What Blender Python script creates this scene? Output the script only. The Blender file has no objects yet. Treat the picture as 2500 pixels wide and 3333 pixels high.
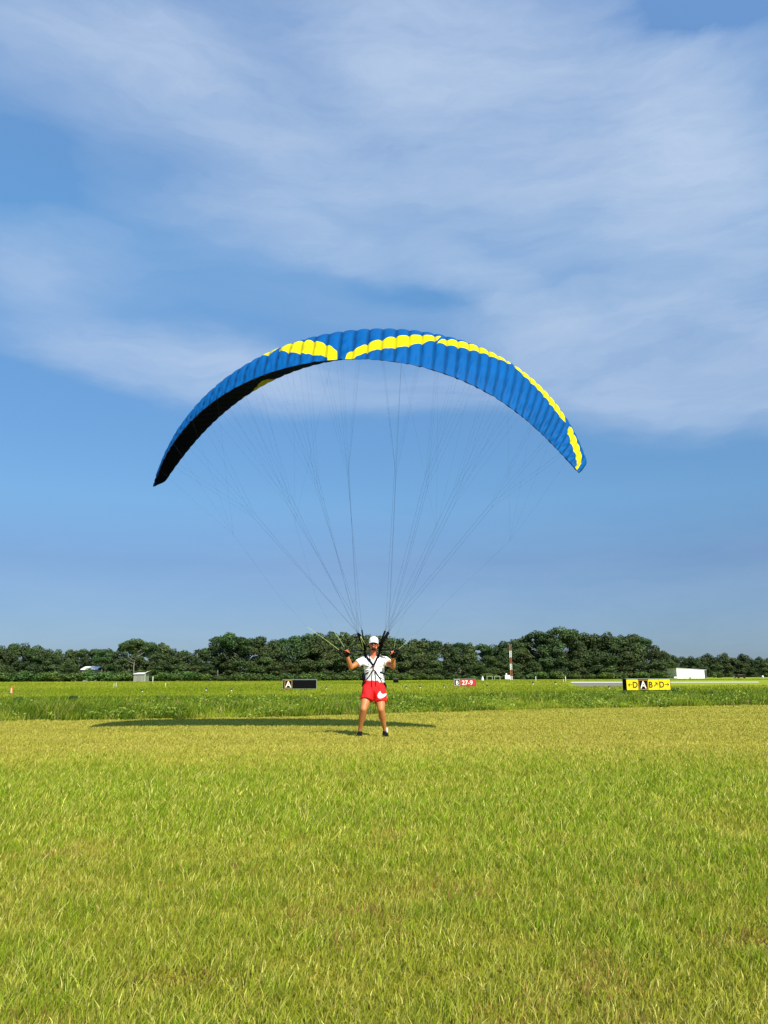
import bpy, math, random
import numpy as np
from mathutils import Vector, Matrix
from mathutils.bvhtree import BVHTree
rng = np.random.default_rng(7); random.seed(7)
scene = bpy.context.scene
COL = scene.collection

# ------------------------------------------------------------------ camera
PITCH = math.atan(535/2500); ROLL = -0.0040; CAM_H = 1.076
cF = Vector((0, math.cos(PITCH), math.sin(PITCH)))
cU0 = Vector((0, -math.sin(PITCH), math.cos(PITCH)))
cX = Vector((1, 0, 0))
cR = cX*math.cos(ROLL) + cU0*math.sin(ROLL)
cU = cU0*math.cos(ROLL) - cX*math.sin(ROLL)
CAM = Vector((0, 0, CAM_H))
cam_data = bpy.data.cameras.new('camera'); cam = bpy.data.objects.new('camera', cam_data)
COL.objects.link(cam)
m = Matrix((cR, cU, -cF)).transposed().to_4x4(); m.translation = CAM
cam.matrix_world = m
cam_data.sensor_fit = 'HORIZONTAL'; cam_data.sensor_width = 36; cam_data.lens = 36
cam_data.clip_start = 0.05; cam_data.clip_end = 6000
scene.camera = cam

# ------------------------------------------------------------------ exposure, world, sun
scene.view_settings.view_transform = 'Standard'
scene.view_settings.look = 'None'
scene.view_settings.exposure = 0.5
scene.view_settings.gamma = 1.0
scene.render.film_transparent = False
SX, SY = -0.52, 0.90                       # shadow offset per metre of height
sun_dir = Vector((-SX, -SY, 1)).normalized()   # towards the sun
SUN_EL = math.asin(sun_dir.z); SUN_AZ = math.atan2(sun_dir.x, sun_dir.y)
sd = bpy.data.lights.new('sun', 'SUN'); sd.energy = 4.7; sd.angle = math.radians(0.6)
sd.color = (1.0, 0.93, 0.80)
sun = bpy.data.objects.new('sun', sd); COL.objects.link(sun)
sun.rotation_euler = sun_dir.to_track_quat('Z', 'Y').to_euler()
sun.location = (20, -40, 40)

def ray(px, py):
    v = cF + cR*((px-1250)/2500) + cU*((1666.5-py)/2500)
    return v
def at(px, py, Y):
    r = ray(px, py); return CAM + r*(Y/r.y)
def gnd(px, py, z=0.0):
    r = ray(px, py); return CAM + r*((z-CAM_H)/r.z)

world = bpy.data.worlds.new('World'); scene.world = world; world.use_nodes = True
nt = world.node_tree; N = nt.nodes; L = nt.links
for n in list(N): N.remove(n)
def wn(t, **k):
    n = N.new(t)
    for a, b in k.items(): setattr(n, a, b)
    return n
def wmath(op, a, b=None, clamp=False):
    n = wn('ShaderNodeMath', operation=op); n.use_clamp = clamp
    for i, v in enumerate((a, b)):
        if v is None: continue
        if isinstance(v, (int, float)): n.inputs[i].default_value = v
        else: L.new(v, n.inputs[i])
    return n.outputs[0]
wout = wn('ShaderNodeOutputWorld'); bg = wn('ShaderNodeBackground')
sky = wn('ShaderNodeTexSky'); sky.sky_type = 'NISHITA'; sky.sun_disc = False
sky.sun_elevation = SUN_EL; sky.sun_rotation = SUN_AZ
sky.altitude = 0; sky.air_density = 1.0; sky.dust_density = 0.6; sky.ozone_density = 2.5
tc = wn('ShaderNodeTexCoord'); sep = wn('ShaderNodeSeparateXYZ'); L.new(tc.outputs['Generated'], sep.inputs[0])
az = wmath('ARCTAN2', sep.outputs[0], sep.outputs[1])
el = wmath('ARCSINE', sep.outputs[2])
comb = wn('ShaderNodeCombineXYZ'); L.new(az, comb.inputs[0]); L.new(el, comb.inputs[1])
# domain warp for the cloud shapes
mapn = wn('ShaderNodeMapping'); mapn.inputs['Rotation'].default_value = (0, 0, math.radians(12)); mapn.inputs['Scale'].default_value = (2.2, 6.0, 1)
L.new(comb.outputs[0], mapn.inputs[0])
nw = wn('ShaderNodeTexNoise'); nw.inputs['Scale'].default_value = 1.3; nw.inputs['Detail'].default_value = 8; nw.inputs['Roughness'].default_value = .55
L.new(mapn.outputs[0], nw.inputs['Vector'])
sub = wn('ShaderNodeVectorMath', operation='SUBTRACT'); L.new(nw.outputs['Color'], sub.inputs[0]); sub.inputs[1].default_value = (.5, .5, .5)
scl = wn('ShaderNodeVectorMath', operation='MULTIPLY'); L.new(sub.outputs[0], scl.inputs[0]); scl.inputs[1].default_value = (.26, .12, 0)
wp = wn('ShaderNodeVectorMath', operation='ADD'); L.new(comb.outputs[0], wp.inputs[0]); L.new(scl.outputs[0], wp.inputs[1])
def azel(px, py):
    r = ray(px, py).normalized(); return math.atan2(r.x, r.y), math.asin(r.z)
def blob(px, py, rx, ry, ang, amp, soft=1.0, warp=True):
    """soft elliptical cloud bank at a compass bearing and height, rx/ry in 1/2500 rad"""
    a, e = azel(px, py)
    mp = wn('ShaderNodeMapping'); mp.vector_type = 'TEXTURE'
    mp.inputs['Location'].default_value = (a, e, 0); mp.inputs['Rotation'].default_value = (0, 0, math.radians(ang))
    mp.inputs['Scale'].default_value = (rx/2500, ry/2500, 1)
    L.new(wp.outputs[0] if warp else comb.outputs[0], mp.inputs[0])
    ln = wn('ShaderNodeVectorMath', operation='LENGTH'); L.new(mp.outputs[0], ln.inputs[0])
    mr = wn('ShaderNodeMapRange', interpolation_type='SMOOTHERSTEP')
    mr.inputs['From Min'].default_value = 1.0; mr.inputs['From Max'].default_value = 1.0-soft
    mr.inputs['To Min'].default_value = 0; mr.inputs['To Max'].default_value = amp
    L.new(ln.outputs['Value'], mr.inputs['Value'])
    return mr.outputs[0]
BLOBS = [  # px, py, rx, ry, angle(ccw), amount
 (1900, 480, 1400, 600, -22, .52, 1.0), (2150, 330, 560, 260, -48, .36, 1.0), (120, 780, 760, 210, -4, .30, 1.0), (1300, 120, 900, 260, -5, .42, 1.0),
 (300, 150, 800, 250, 0, .55, 1.0), (900, 450, 900, 260, -18, .40, 1.0), (2350, 700, 700, 420, -20, .35, 1.0),
 (60, 860, 420, 120, -6, .22, 1.0), (1000, 760, 650, 120, -14, .42, 1.0), (1620, 940, 560, 110, -26, .42, 1.0),
 (520, 1150, 780, 170, -5, .66, .75), (1200, 1250, 800, 150, -3, .45, .9), (2250, 1180, 1050, 280, -8, .66, .65),
 (700, 640, 500, 90, 8, .15, 1.0), (1350, 500, 2300, 900, -8, .36, 1.0), (1250, 2300, 6000, 900, 0, .25, 1.0)]
acc = None
for b in BLOBS:
    o = blob(*b); acc = o if acc is None else wmath('ADD', acc, o)
neg = blob(2300, 20, 520, 140, -4, .75, .9); acc = wmath('SUBTRACT', acc, neg)
neg = blob(20, 560, 380, 200, 6, .42, 1.0); acc = wmath('SUBTRACT', acc, neg)
neg = blob(1350, 950, 480, 90, -10, .24, 1.0); acc = wmath('SUBTRACT', acc, neg)
mp2 = wn('ShaderNodeMapping'); mp2.inputs['Rotation'].default_value = (0, 0, math.radians(16)); mp2.inputs['Scale'].default_value = (1.6, 7.5, 1)
L.new(wp.outputs[0], mp2.inputs[0])
n2 = wn('ShaderNodeTexNoise'); n2.inputs['Scale'].default_value = 2.6; n2.inputs['Detail'].default_value = 10; n2.inputs['Roughness'].default_value = .64
L.new(mp2.outputs[0], n2.inputs['Vector'])
mr = wn('ShaderNodeMapRange'); mr.inputs['From Min'].default_value = .3; mr.inputs['From Max'].default_value = .72
mr.inputs['To Min'].default_value = .58; mr.inputs['To Max'].default_value = 1.5; L.new(n2.outputs['Fac'], mr.inputs['Value'])
cm = wmath('MAXIMUM', wmath('MULTIPLY', acc, mr.outputs[0]), 0.0)
cm = wmath('DIVIDE', cm, wmath('ADD', wmath('MULTIPLY', cm, .44), 1.0), clamp=True)
# tint of the clear sky with height
ramp = wn('ShaderNodeValToRGB'); cr = ramp.color_ramp
elf = wmath('DIVIDE', el, math.radians(90), clamp=True); L.new(elf, ramp.inputs[0])
cr.elements[0].position = 0.0; cr.elements[0].color = (.27, .38, .58, 1)
cr.elements[1].position = 1.0; cr.elements[1].color = (.45, .5, .55, 1)
for p_, c_ in ((.09, (.37, .49, .66, 1)), (.14, (.55, .77, .89, 1)), (.235, (.72, .99, 1.12, 1)), (.335, (.95, 1.39, 1.5, 1)), (.50, (1.5, 1.75, 1.85, 1)), (.62, (.75, .85, .9, 1))):
    e_ = cr.elements.new(p_); e_.color = c_
tint = wn('ShaderNodeMix', data_type='RGBA', blend_type='MULTIPLY'); tint.inputs[0].default_value = 1
L.new(sky.outputs[0], tint.inputs[6]); L.new(ramp.outputs[0], tint.inputs[7])
mixc = wn('ShaderNodeMix', data_type='RGBA'); L.new(cm, mixc.inputs[0]); L.new(tint.outputs[2], mixc.inputs[6])
mixc.inputs[7].default_value = (3.6, 4.5, 5.9, 1)
L.new(mixc.outputs[2], bg.inputs[0]); bg.inputs[1].default_value = 0.1
L.new(bg.outputs[0], wout.inputs[0])

# ------------------------------------------------------------------ helpers
def prop(o, label=None, cat=None, group=None, kind=None):
    if label: o['label'] = label
    if cat: o['category'] = cat
    if group: o['group'] = group
    if kind: o['kind'] = kind
    return o
def empty(name, loc, label=None, cat=None, group=None):
    o = bpy.data.objects.new(name, None); COL.objects.link(o); o.location = loc; o.empty_display_size = .2
    return prop(o, label, cat, group)
def link_mesh(name, me, mat, parent=None):
    o = bpy.data.objects.new(name, me); COL.objects.link(o)
    if mat is not None and not me.materials: me.materials.append(mat)
    if parent is not None:
        o.parent = parent
        off = parent.location.copy(); p = parent.parent
        while p is not None: off = off + p.location; p = p.parent
        if o.data.users == 1: me.transform(Matrix.Translation(-off))
    return o
class MB:
    def __init__(s): s.v = []; s.f = []; s.mi = []
    def add(s, v, f, mi=0):
        o = len(s.v); s.v += [tuple(p) for p in v]; s.f += [tuple(i+o for i in q) for q in f]; s.mi += [mi]*len(f)
    def box(s, c, d, rot=None, mi=0):
        c = Vector(c); v = []
        for sx in (-1, 1):
            for sy in (-1, 1):
                for sz in (-1, 1):
                    p = Vector((sx*d[0]/2, sy*d[1]/2, sz*d[2]/2))
                    if rot: p = rot @ p
                    v.append(c+p)
        s.add(v, [(0, 1, 3, 2), (4, 6, 7, 5), (0, 4, 5, 1), (2, 3, 7, 6), (0, 2, 6, 4), (1, 5, 7, 3)], mi)
    def loft(s, pts, rad, n=14, up=(0, 1, 0), cap=True, mi=0, round_ends=False):
        """rings of radii (a,b) round a path; a is across, b along `up`"""
        pts = [Vector(p) for p in pts]; rad = [(r, r) if isinstance(r, (int, float)) else tuple(r) for r in rad]
        if round_ends:
            d0 = (pts[0]-pts[1]).normalized(); d1 = (pts[-1]-pts[-2]).normalized()
            a, b = rad[0], rad[-1]; P0, P1 = pts[0], pts[-1]
            pre = [(P0+d0*min(a)*t, (a[0]*k, a[1]*k)) for t, k in ((.97, .25), (.8, .6), (.45, .89))]
            post = [(P1+d1*min(b)*t, (b[0]*k, b[1]*k)) for t, k in ((.45, .89), (.8, .6), (.97, .25))]
            pts = [p for p, _ in pre]+pts+[p for p, _ in post]; rad = [r for _, r in pre]+rad+[r for _, r in post]
        v = []; f = []; U = Vector(up)
        for i, p in enumerate(pts):
            t = (pts[min(i+1, len(pts)-1)]-pts[max(i-1, 0)]).normalized()
            x = t.cross(U)
            if x.length < 1e-4: x = t.cross(Vector((1, .01, 0)))
            x.normalize(); y = x.cross(t).normalized()
            for k in range(n):
                a = 2*math.pi*k/n
                v.append(p + x*math.cos(a)*rad[i][0] + y*math.sin(a)*rad[i][1])
        for i in range(len(pts)-1):
            for k in range(n):
                k2 = (k+1) % n; f.append((i*n+k, i*n+k2, (i+1)*n+k2, (i+1)*n+k))
        if cap:
            f.append(tuple(range(n))[::-1]); f.append(tuple((len(pts)-1)*n+k for k in range(n)))
        s.add(v, f, mi)
    def ell(s, c, r, rot=None, n=16, mi=0):
        c = Vector(c); v = [c+(rot@Vector((0, 0, r[2])) if rot else Vector((0, 0, r[2])))]; f = []
        m_ = n//2
        for i in range(1, m_):
            th = math.pi*i/m_
            for k in range(n):
                a = 2*math.pi*k/n; p = Vector((r[0]*math.sin(th)*math.cos(a), r[1]*math.sin(th)*math.sin(a), r[2]*math.cos(th)))
                v.append(c+(rot@p if rot else p))
        v.append(c-(rot@Vector((0, 0, r[2])) if rot else Vector((0, 0, r[2])))); last = len(v)-1
        for k in range(n): f.append((0, 1+k, 1+(k+1) % n))
        for i in range(m_-2):
            for k in range(n):
                a = 1+i*n+k; b = 1+i*n+(k+1) % n; f.append((a, a+n, b+n, b))
        for k in range(n): f.append((last, 1+(m_-2)*n+(k+1) % n, 1+(m_-2)*n+k))
        s.add(v, f, mi)
    def mesh(s, name, smooth=False):
        me = bpy.data.meshes.new(name); me.from_pydata(s.v, [], s.f); me.polygons.foreach_set('material_index', s.mi); me.update()
        if smooth: me.polygons.foreach_set('use_smooth', [True]*len(me.polygons))
        return me
    def build(s, name, mat, parent=None, smooth=False, mats=None):
        me = s.mesh(name, smooth)
        if mats:
            for q in mats: me.materials.append(q)
        return link_mesh(name, me, mat, parent)
def remeshed(mb, name, voxel=.006, smooth_it=6, fac=.5):
    me = mb.mesh(name); o = bpy.data.objects.new(name, me); COL.objects.link(o)
    r = o.modifiers.new('r', 'REMESH'); r.mode = 'VOXEL'; r.voxel_size = voxel; r.use_smooth_shade = True
    sm = o.modifiers.new('s', 'SMOOTH'); sm.factor = fac; sm.iterations = smooth_it
    dg = bpy.context.evaluated_depsgraph_get(); dg.update()
    out = bpy.data.meshes.new_from_object(o.evaluated_get(dg)); out.name = name
    bpy.data.objects.remove(o); bpy.data.meshes.remove(me)
    out.materials.clear()
    return out
def np_mesh(name, verts, faces, cols=None, attrs=None, smooth=False, k=3):
    me = bpy.data.meshes.new(name); nv = len(verts); nf = len(faces)
    me.vertices.add(nv); me.vertices.foreach_set('co', np.ascontiguousarray(verts, dtype=np.float32).ravel())
    me.loops.add(nf*k); me.loops.foreach_set('vertex_index', np.ascontiguousarray(faces, dtype=np.int32).ravel())
    me.polygons.add(nf); me.polygons.foreach_set('loop_start', np.arange(0, nf*k, k, dtype=np.int32))
    try: me.polygons.foreach_set('loop_total', np.full(nf, k, dtype=np.int32))
    except Exception: pass
    if smooth: me.polygons.foreach_set('use_smooth', np.ones(nf, dtype=bool))
    me.update(calc_edges=True)
    if cols is not None:
        a = me.attributes.new('Col', 'FLOAT_COLOR', 'POINT')
        c = np.ones((nv, 4), np.float32); c[:, :3] = cols; a.data.foreach_set('color', c.ravel())
    for nme, arr in (attrs or {}).items():
        a = me.attributes.new(nme, 'FLOAT', 'POINT'); a.data.foreach_set('value', np.asarray(arr, np.float32).ravel())
    return me
def noise2(x, y, seed=0):
    """smooth value noise in 0..1"""
    r = np.random.default_rng(seed); G = r.random((256, 256))
    xi = np.floor(x).astype(int); yi = np.floor(y).astype(int); fx = x-xi; fy = y-yi
    fx = fx*fx*(3-2*fx); fy = fy*fy*(3-2*fy); a = xi % 256; b = yi % 256; a1 = (a+1) % 256; b1 = (b+1) % 256
    return (G[a, b]*(1-fx)+G[a1, b]*fx)*(1-fy)+(G[a, b1]*(1-fx)+G[a1, b1]*fx)*fy
def fbm2(x, y, seed=0, o=3):
    t = 0; w = 0
    for i in range(o): t = t+noise2(x*2**i+17*i, y*2**i+31*i, seed+i)*.5**i; w += .5**i
    return t/w

# ------------------------------------------------------------------ materials
def mat(name, color=(.5, .5, .5), rough=.6, spec=.3, noise=None, metal=0, bump=None, sheen=0, coat=0, emit=None):
    """procedural: colour broken up by noise=(scale, amount), bump=(scale, strength, distance)"""
    M = bpy.data.materials.new(name); M.use_nodes = True; t = M.node_tree; b = t.nodes['Principled BSDF']
    b.inputs['Base Color'].default_value = (*color, 1); b.inputs['Roughness'].default_value = rough
    b.inputs['Specular IOR Level'].default_value = spec; b.inputs['Metallic'].default_value = metal
    b.inputs['Sheen Weight'].default_value = sheen; b.inputs['Coat Weight'].default_value = coat
    tcn = t.nodes.new('ShaderNodeTexCoord')
    sc_, am = noise or (12, .12)
    n = t.nodes.new('ShaderNodeTexNoise'); n.inputs['Scale'].default_value = sc_; n.inputs['Detail'].default_value = 4
    t.links.new(tcn.outputs['Object'], n.inputs['Vector'])
    mr_ = t.nodes.new('ShaderNodeMapRange'); mr_.inputs['From Min'].default_value = .3; mr_.inputs['From Max'].default_value = .7
    mr_.inputs['To Min'].default_value = 1-am; mr_.inputs['To Max'].default_value = 1+am*.6; t.links.new(n.outputs['Fac'], mr_.inputs['Value'])
    hs = t.nodes.new('ShaderNodeHueSaturation'); hs.inputs['Color'].default_value = (*color, 1)
    t.links.new(mr_.outputs[0], hs.inputs['Value']); t.links.new(hs.outputs[0], b.inputs['Base Color'])
    if bump:
        nb = t.nodes.new('ShaderNodeTexNoise'); nb.inputs['Scale'].default_value = bump[0]; nb.inputs['Detail'].default_value = 5
        t.links.new(tcn.outputs['Object'], nb.inputs['Vector'])
        bp = t.nodes.new('ShaderNodeBump'); bp.inputs['Strength'].default_value = bump[1]; bp.inputs['Distance'].default_value = bump[2]
        t.links.new(nb.outputs['Fac'], bp.inputs['Height']); t.links.new(bp.outputs[0], b.inputs['Normal'])
    return M
def leaf_mat(name, trans=.3, rough=.55, spec=.25, objvar=0.0, gain=1.0):
    M = bpy.data.materials.new(name); M.use_nodes = True; t = M.node_tree; b = t.nodes['Principled BSDF']
    at_ = t.nodes.new('ShaderNodeAttribute'); at_.attribute_name = 'Col'
    src = at_.outputs['Color']
    hs = t.nodes.new('ShaderNodeHueSaturation'); t.links.new(src, hs.inputs['Color']); hs.inputs['Value'].default_value = gain
    if objvar:
        oi = t.nodes.new('ShaderNodeObjectInfo'); mr_ = t.nodes.new('ShaderNodeMapRange')
        mr_.inputs['To Min'].default_value = gain*(1-objvar); mr_.inputs['To Max'].default_value = gain*(1+objvar)
        t.links.new(oi.outputs['Random'], mr_.inputs['Value']); t.links.new(mr_.outputs[0], hs.inputs['Value'])
        m2 = t.nodes.new('ShaderNodeMath'); m2.operation = 'MULTIPLY'; t.links.new(oi.outputs['Random'], m2.inputs[0]); m2.inputs[1].default_value = 7.31
        m3 = t.nodes.new('ShaderNodeMath'); m3.operation = 'FRACT'; t.links.new(m2.outputs[0], m3.inputs[0])
        mh = t.nodes.new('ShaderNodeMapRange'); mh.inputs['To Min'].default_value = .475; mh.inputs['To Max'].default_value = .515
        t.links.new(m3.outputs[0], mh.inputs['Value']); t.links.new(mh.outputs[0], hs.inputs['Hue'])
    t.links.new(hs.outputs[0], b.inputs['Base Color']); b.inputs['Roughness'].default_value = rough; b.inputs['Specular IOR Level'].default_value = spec
    tr = t.nodes.new('ShaderNodeBsdfTranslucent'); t.links.new(hs.outputs[0], tr.inputs['Color'])
    mx = t.nodes.new('ShaderNodeMixShader'); mx.inputs[0].default_value = trans
    t.links.new(b.outputs[0], mx.inputs[1]); t.links.new(tr.outputs[0], mx.inputs[2])
    t.links.new(mx.outputs[0], t.nodes['Material Output'].inputs['Surface'])
    return M
def sdf_mat(name, base, over, base_rough=.45, spec=.4, bump=None, over2=None, sheen=0, var=.15, coat=0, seam_shade=0):
    """cloth of one colour with a printed or sewn-in shape: the shape is the region where the mesh attribute 'sdf' is positive"""
    M = bpy.data.materials.new(name); M.use_nodes = True; t = M.node_tree; b = t.nodes['Principled BSDF']
    a = t.nodes.new('ShaderNodeAttribute'); a.attribute_name = 'sdf'
    mr_ = t.nodes.new('ShaderNodeMapRange'); mr_.inputs['From Min'].default_value = -.004; mr_.inputs['From Max'].default_value = .004
    t.links.new(a.outputs['Fac'], mr_.inputs['Value'])
    tcn = t.nodes.new('ShaderNodeTexCoord'); n = t.nodes.new('ShaderNodeTexNoise'); n.inputs['Scale'].default_value = 1.7; n.inputs['Detail'].default_value = 5
    t.links.new(tcn.outputs['Object'], n.inputs['Vector'])
    v = t.nodes.new('ShaderNodeMapRange'); v.inputs['From Min'].default_value = .3; v.inputs['From Max'].default_value = .7; v.inputs['To Min'].default_value = 1-var; v.inputs['To Max'].default_value = 1+var
    t.links.new(n.outputs['Fac'], v.inputs['Value'])
    mx = t.nodes.new('ShaderNodeMix'); mx.data_type = 'RGBA'; t.links.new(mr_.outputs[0], mx.inputs[0])
    mx.inputs[6].default_value = (*base, 1); mx.inputs[7].default_value = (*over, 1)
    hs = t.nodes.new('ShaderNodeHueSaturation'); t.links.new(mx.outputs[2], hs.inputs['Color']); t.links.new(v.outputs[0], hs.inputs['Value'])
    src = hs.outputs[0]
    if seam_shade:       # crease shade painted into the cloth along the sewn cell seams
        sa = t.nodes.new('ShaderNodeAttribute'); sa.attribute_name = 'seam_shade'; sm_ = t.nodes.new('ShaderNodeMapRange')
        sm_.inputs['From Min'].default_value = .03; sm_.inputs['From Max'].default_value = .20; sm_.inputs['To Min'].default_value = 1-seam_shade; sm_.inputs['To Max'].default_value = 1; t.links.new(sa.outputs['Fac'], sm_.inputs['Value'])
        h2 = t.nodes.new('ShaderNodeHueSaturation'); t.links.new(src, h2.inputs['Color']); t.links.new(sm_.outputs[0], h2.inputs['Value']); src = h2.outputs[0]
    t.links.new(src, b.inputs['Base Color']); b.inputs['Roughness'].default_value = base_rough; b.inputs['Specular IOR Level'].default_value = spec
    b.inputs['Sheen Weight'].default_value = sheen; b.inputs['Coat Weight'].default_value = coat
    if bump:
        nb = t.nodes.new('ShaderNodeTexNoise'); nb.inputs['Scale'].default_value = bump[0]; nb.inputs['Detail'].default_value = 4
        t.links.new(tcn.outputs['Object'], nb.inputs['Vector'])
        bp = t.nodes.new('ShaderNodeBump'); bp.inputs['Strength'].default_value = bump[1]; bp.inputs['Distance'].default_value = bump[2]
        t.links.new(nb.outputs['Fac'], bp.inputs['Height']); t.links.new(bp.outputs[0], b.inputs['Normal'])
    return M
def ground_mat(name, stops, scales=(.35, 3.0, 22.0), bump=(40, .6, .02), stretch=(1, 1, 1)):
    M = bpy.data.materials.new(name); M.use_nodes = True; t = M.node_tree; b = t.nodes['Principled BSDF']
    tcn = t.nodes.new('ShaderNodeTexCoord'); mp_ = t.nodes.new('ShaderNodeMapping'); mp_.inputs['Scale'].default_value = stretch
    t.links.new(tcn.outputs['Object'], mp_.inputs[0]); acc_ = None
    for s_, w_ in zip(scales, (.42, .33, .25)):
        n = t.nodes.new('ShaderNodeTexNoise'); n.inputs['Scale'].default_value = s_; n.inputs['Detail'].default_value = 6; n.inputs['Roughness'].default_value = .6
        t.links.new(mp_.outputs[0], n.inputs['Vector'])
        m_ = t.nodes.new('ShaderNodeMath'); m_.operation = 'MULTIPLY'; m_.inputs[1].default_value = w_; t.links.new(n.outputs['Fac'], m_.inputs[0])
        if acc_ is None: acc_ = m_.outputs[0]
        else:
            a_ = t.nodes.new('ShaderNodeMath'); a_.operation = 'ADD'; t.links.new(acc_, a_.inputs[0]); t.links.new(m_.outputs[0], a_.inputs[1]); acc_ = a_.outputs[0]
    rp = t.nodes.new('ShaderNodeValToRGB'); t.links.new(acc_, rp.inputs[0]); e = rp.color_ramp.elements
    e[0].position = stops[0][0]; e[0].color = (*stops[0][1], 1); e[1].position = stops[-1][0]; e[1].color = (*stops[-1][1], 1)
    for p_, c_ in stops[1:-1]:
        q = e.new(p_); q.color = (*c_, 1)
    t.links.new(rp.outputs[0], b.inputs['Base Color']); b.inputs['Roughness'].default_value = .95; b.inputs['Specular IOR Level'].default_value = .1
    nb = t.nodes.new('ShaderNodeTexNoise'); nb.inputs['Scale'].default_value = bump[0]; nb.inputs['Detail'].default_value = 6
    t.links.new(tcn.outputs['Object'], nb.inputs['Vector'])
    bp = t.nodes.new('ShaderNodeBump'); bp.inputs['Strength'].default_value = bump[1]; bp.inputs['Distance'].default_value = bump[2]
    t.links.new(nb.outputs['Fac'], bp.inputs['Height']); t.links.new(bp.outputs[0], b.inputs['Normal'])
    return M

M_black = mat('black_webbing', (.006, .006, .007), .85, .08, bump=(300, .3, .002))
M_blackpl = mat('black_plastic', (.006, .006, .007), .6, .2)
M_white = mat('white_paint', (.80, .80, .78), .5, .3, noise=(4, .06))
M_grey = mat('grey_metal', (.30, .31, .30), .5, .4)

# ------------------------------------------------------------------ ground
BX = np.array([-400, -60, -9.6, -3.3, 4.3, 14, 60, 400.]); BY = np.array([14, 14, 19.9, 21.3, 25.4, 28.8, 40, 60.])
def bound(x): x = np.asarray(x, float); return np.interp(x, BX, BY)+.22*np.sin(x*1.9)*np.sin(x*.71+1)+.14*np.sin(x*4.3+2)+.08*np.sin(x*9.7)
M_far = ground_mat('far_grass', [(.34, (.13, .20, .010)), (.45, (.20, .27, .014)), (.55, (.28, .33, .020)), (.68, (.38, .38, .035))], (.035, .35, 3.0), (6, .8, .08), (1, 1, 1))
g = MB(); Rg = 3500
g.add([(-Rg, -200, 0), (Rg, -200, 0), (Rg, Rg, 0), (-Rg, Rg, 0)], [(0, 1, 2, 3)])
prop(g.build('ground', M_far), kind='structure')
M_mown = ground_mat('mown_thatch', [(.34, (.17, .17, .014)), (.45, (.25, .235, .022)), (.56, (.33, .29, .035)), (.68, (.38, .32, .05))], (.25, 2.2, 30.0), (60, .9, .02))
g = MB(); xs = np.linspace(-60, 60, 161); v = []; f = []
for i, x in enumerate(xs):
    yb = float(bound(x)) + .25*float(noise2(np.array([x*1.3]), np.array([.5]), 3)[0]) - .12
    v += [(x, -30, .004), (x, yb, .004)]
for i in range(len(xs)-1): f.append((2*i, 2*i+2, 2*i+3, 2*i+1))
g.add(v, f); prop(g.build('mown_lawn', M_mown), kind='structure')
M_asph = ground_mat('old_asphalt', [(.35, (.16, .145, .12)), (.68, (.26, .24, .20))], (.1, 1, 9), (30, .3, .01))
M_conc = mat('pale_concrete', (.80, .78, .72), .8, .2, noise=(.5, .12))
def sheet(name, pxs, z, mt):
    g = MB(); pts = [gnd(*p) for p in pxs]
    g.add([(p.x, p.y, z) for p in pts], [tuple(range(len(pts)))]); return prop(g.build(name, mt), kind='structure')
sheet('taxiway', [(1895, 2236), (2070, 2240), (2180, 2226), (2180, 2221.5), (1850, 2222.5)], .006, M_asph)
sheet('runway', [(1860, 2222.2), (2470, 2221), (2470, 2219.4), (1860, 2220.2)], .010, M_conc)
sheet('taxiway', [(-60, 2262), (60, 2262), (150, 2255), (150, 2250), (-60, 2251)], .006, M_asph)

# ------------------------------------------------------------------ grass
def blades(x, y, h, w, lean, col, zbase=0.0, seg=2):
    n = len(x); r = rng
    a = r.random(n)*math.pi; ux, uy = np.cos(a)*w/2, np.sin(a)*w/2
    la = r.normal(0.5, 1.5, n); ll = lean*h*(.35+.9*r.random(n)); lx, ly = np.cos(la)*ll, np.sin(la)*ll*.8
    V = np.zeros((n, 5, 3), np.float32)
    V[:, 0] = np.stack([x-ux, y-uy, np.full(n, zbase)], 1); V[:, 1] = np.stack([x+ux, y+uy, np.full(n, zbase)], 1)
    mx_, my_ = x+lx*.35, y+ly*.35
    V[:, 2] = np.stack([mx_+ux*.8, my_+uy*.8, zbase+h*.6], 1); V[:, 3] = np.stack([mx_-ux*.8, my_-uy*.8, zbase+h*.6], 1)
    V[:, 4] = np.stack([x+lx, y+ly, zbase+h], 1)
    b = (np.arange(n)*5)[:, None]
    F = np.concatenate([b+[0, 1, 2], b+[0, 2, 3], b+[3, 2, 4]], 0)
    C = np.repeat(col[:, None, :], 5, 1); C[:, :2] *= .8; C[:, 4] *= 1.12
    return V.reshape(-1, 3), F, C.reshape(-1, 3)
def wedge(n, d0, d1, power, half=.60, margin=.8):
    """random spots in front of the camera, denser near it"""
    t = rng.random(n); p = power
    d = (d0**p+(d1**p-d0**p)*t)**(1/p) if abs(p) > 1e-6 else d0*(d1/d0)**t
    x = (rng.random(n)*2-1)*(d*half+margin); return x, d
def lerp(a, b, t): return a[None, :]*(1-t[:, None])+b[None, :]*t[:, None]
c_green = np.array([.21, .315, .012]); c_lime = np.array([.38, .43, .045]); c_dry = np.array([.47, .42, .075]); c_brown = np.array([.40, .25, .07]); c_olive = np.array([.33, .32, .030]); c_pale = np.array([.70, .66, .18])
x, y = wedge(720000, 1.7, 29, .40)
k = y < bound(x)-.02
x, y = x[k], y[k]; n = len(x)
d_ = y
patch = fbm2(x*.8, y*.8, 11); fine = fbm2(x*5, y*5, 23); big = fbm2(x*.16+3, y*.25, 41, 2)
green = np.clip((5.4-np.abs(d_-6.8-1.2*(big-.5)))/3.0, 0, 1)*.85          # greener strip the mower left longer
green = np.clip(green*.9 + (fine-.5)*1.1 + (patch-.5)*1.2 + .10, 0, 1)
col = lerp(c_olive, c_green, green); col = col*(1-(d_ < 14)[:, None]*.0)
r1 = rng.random(n)
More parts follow.
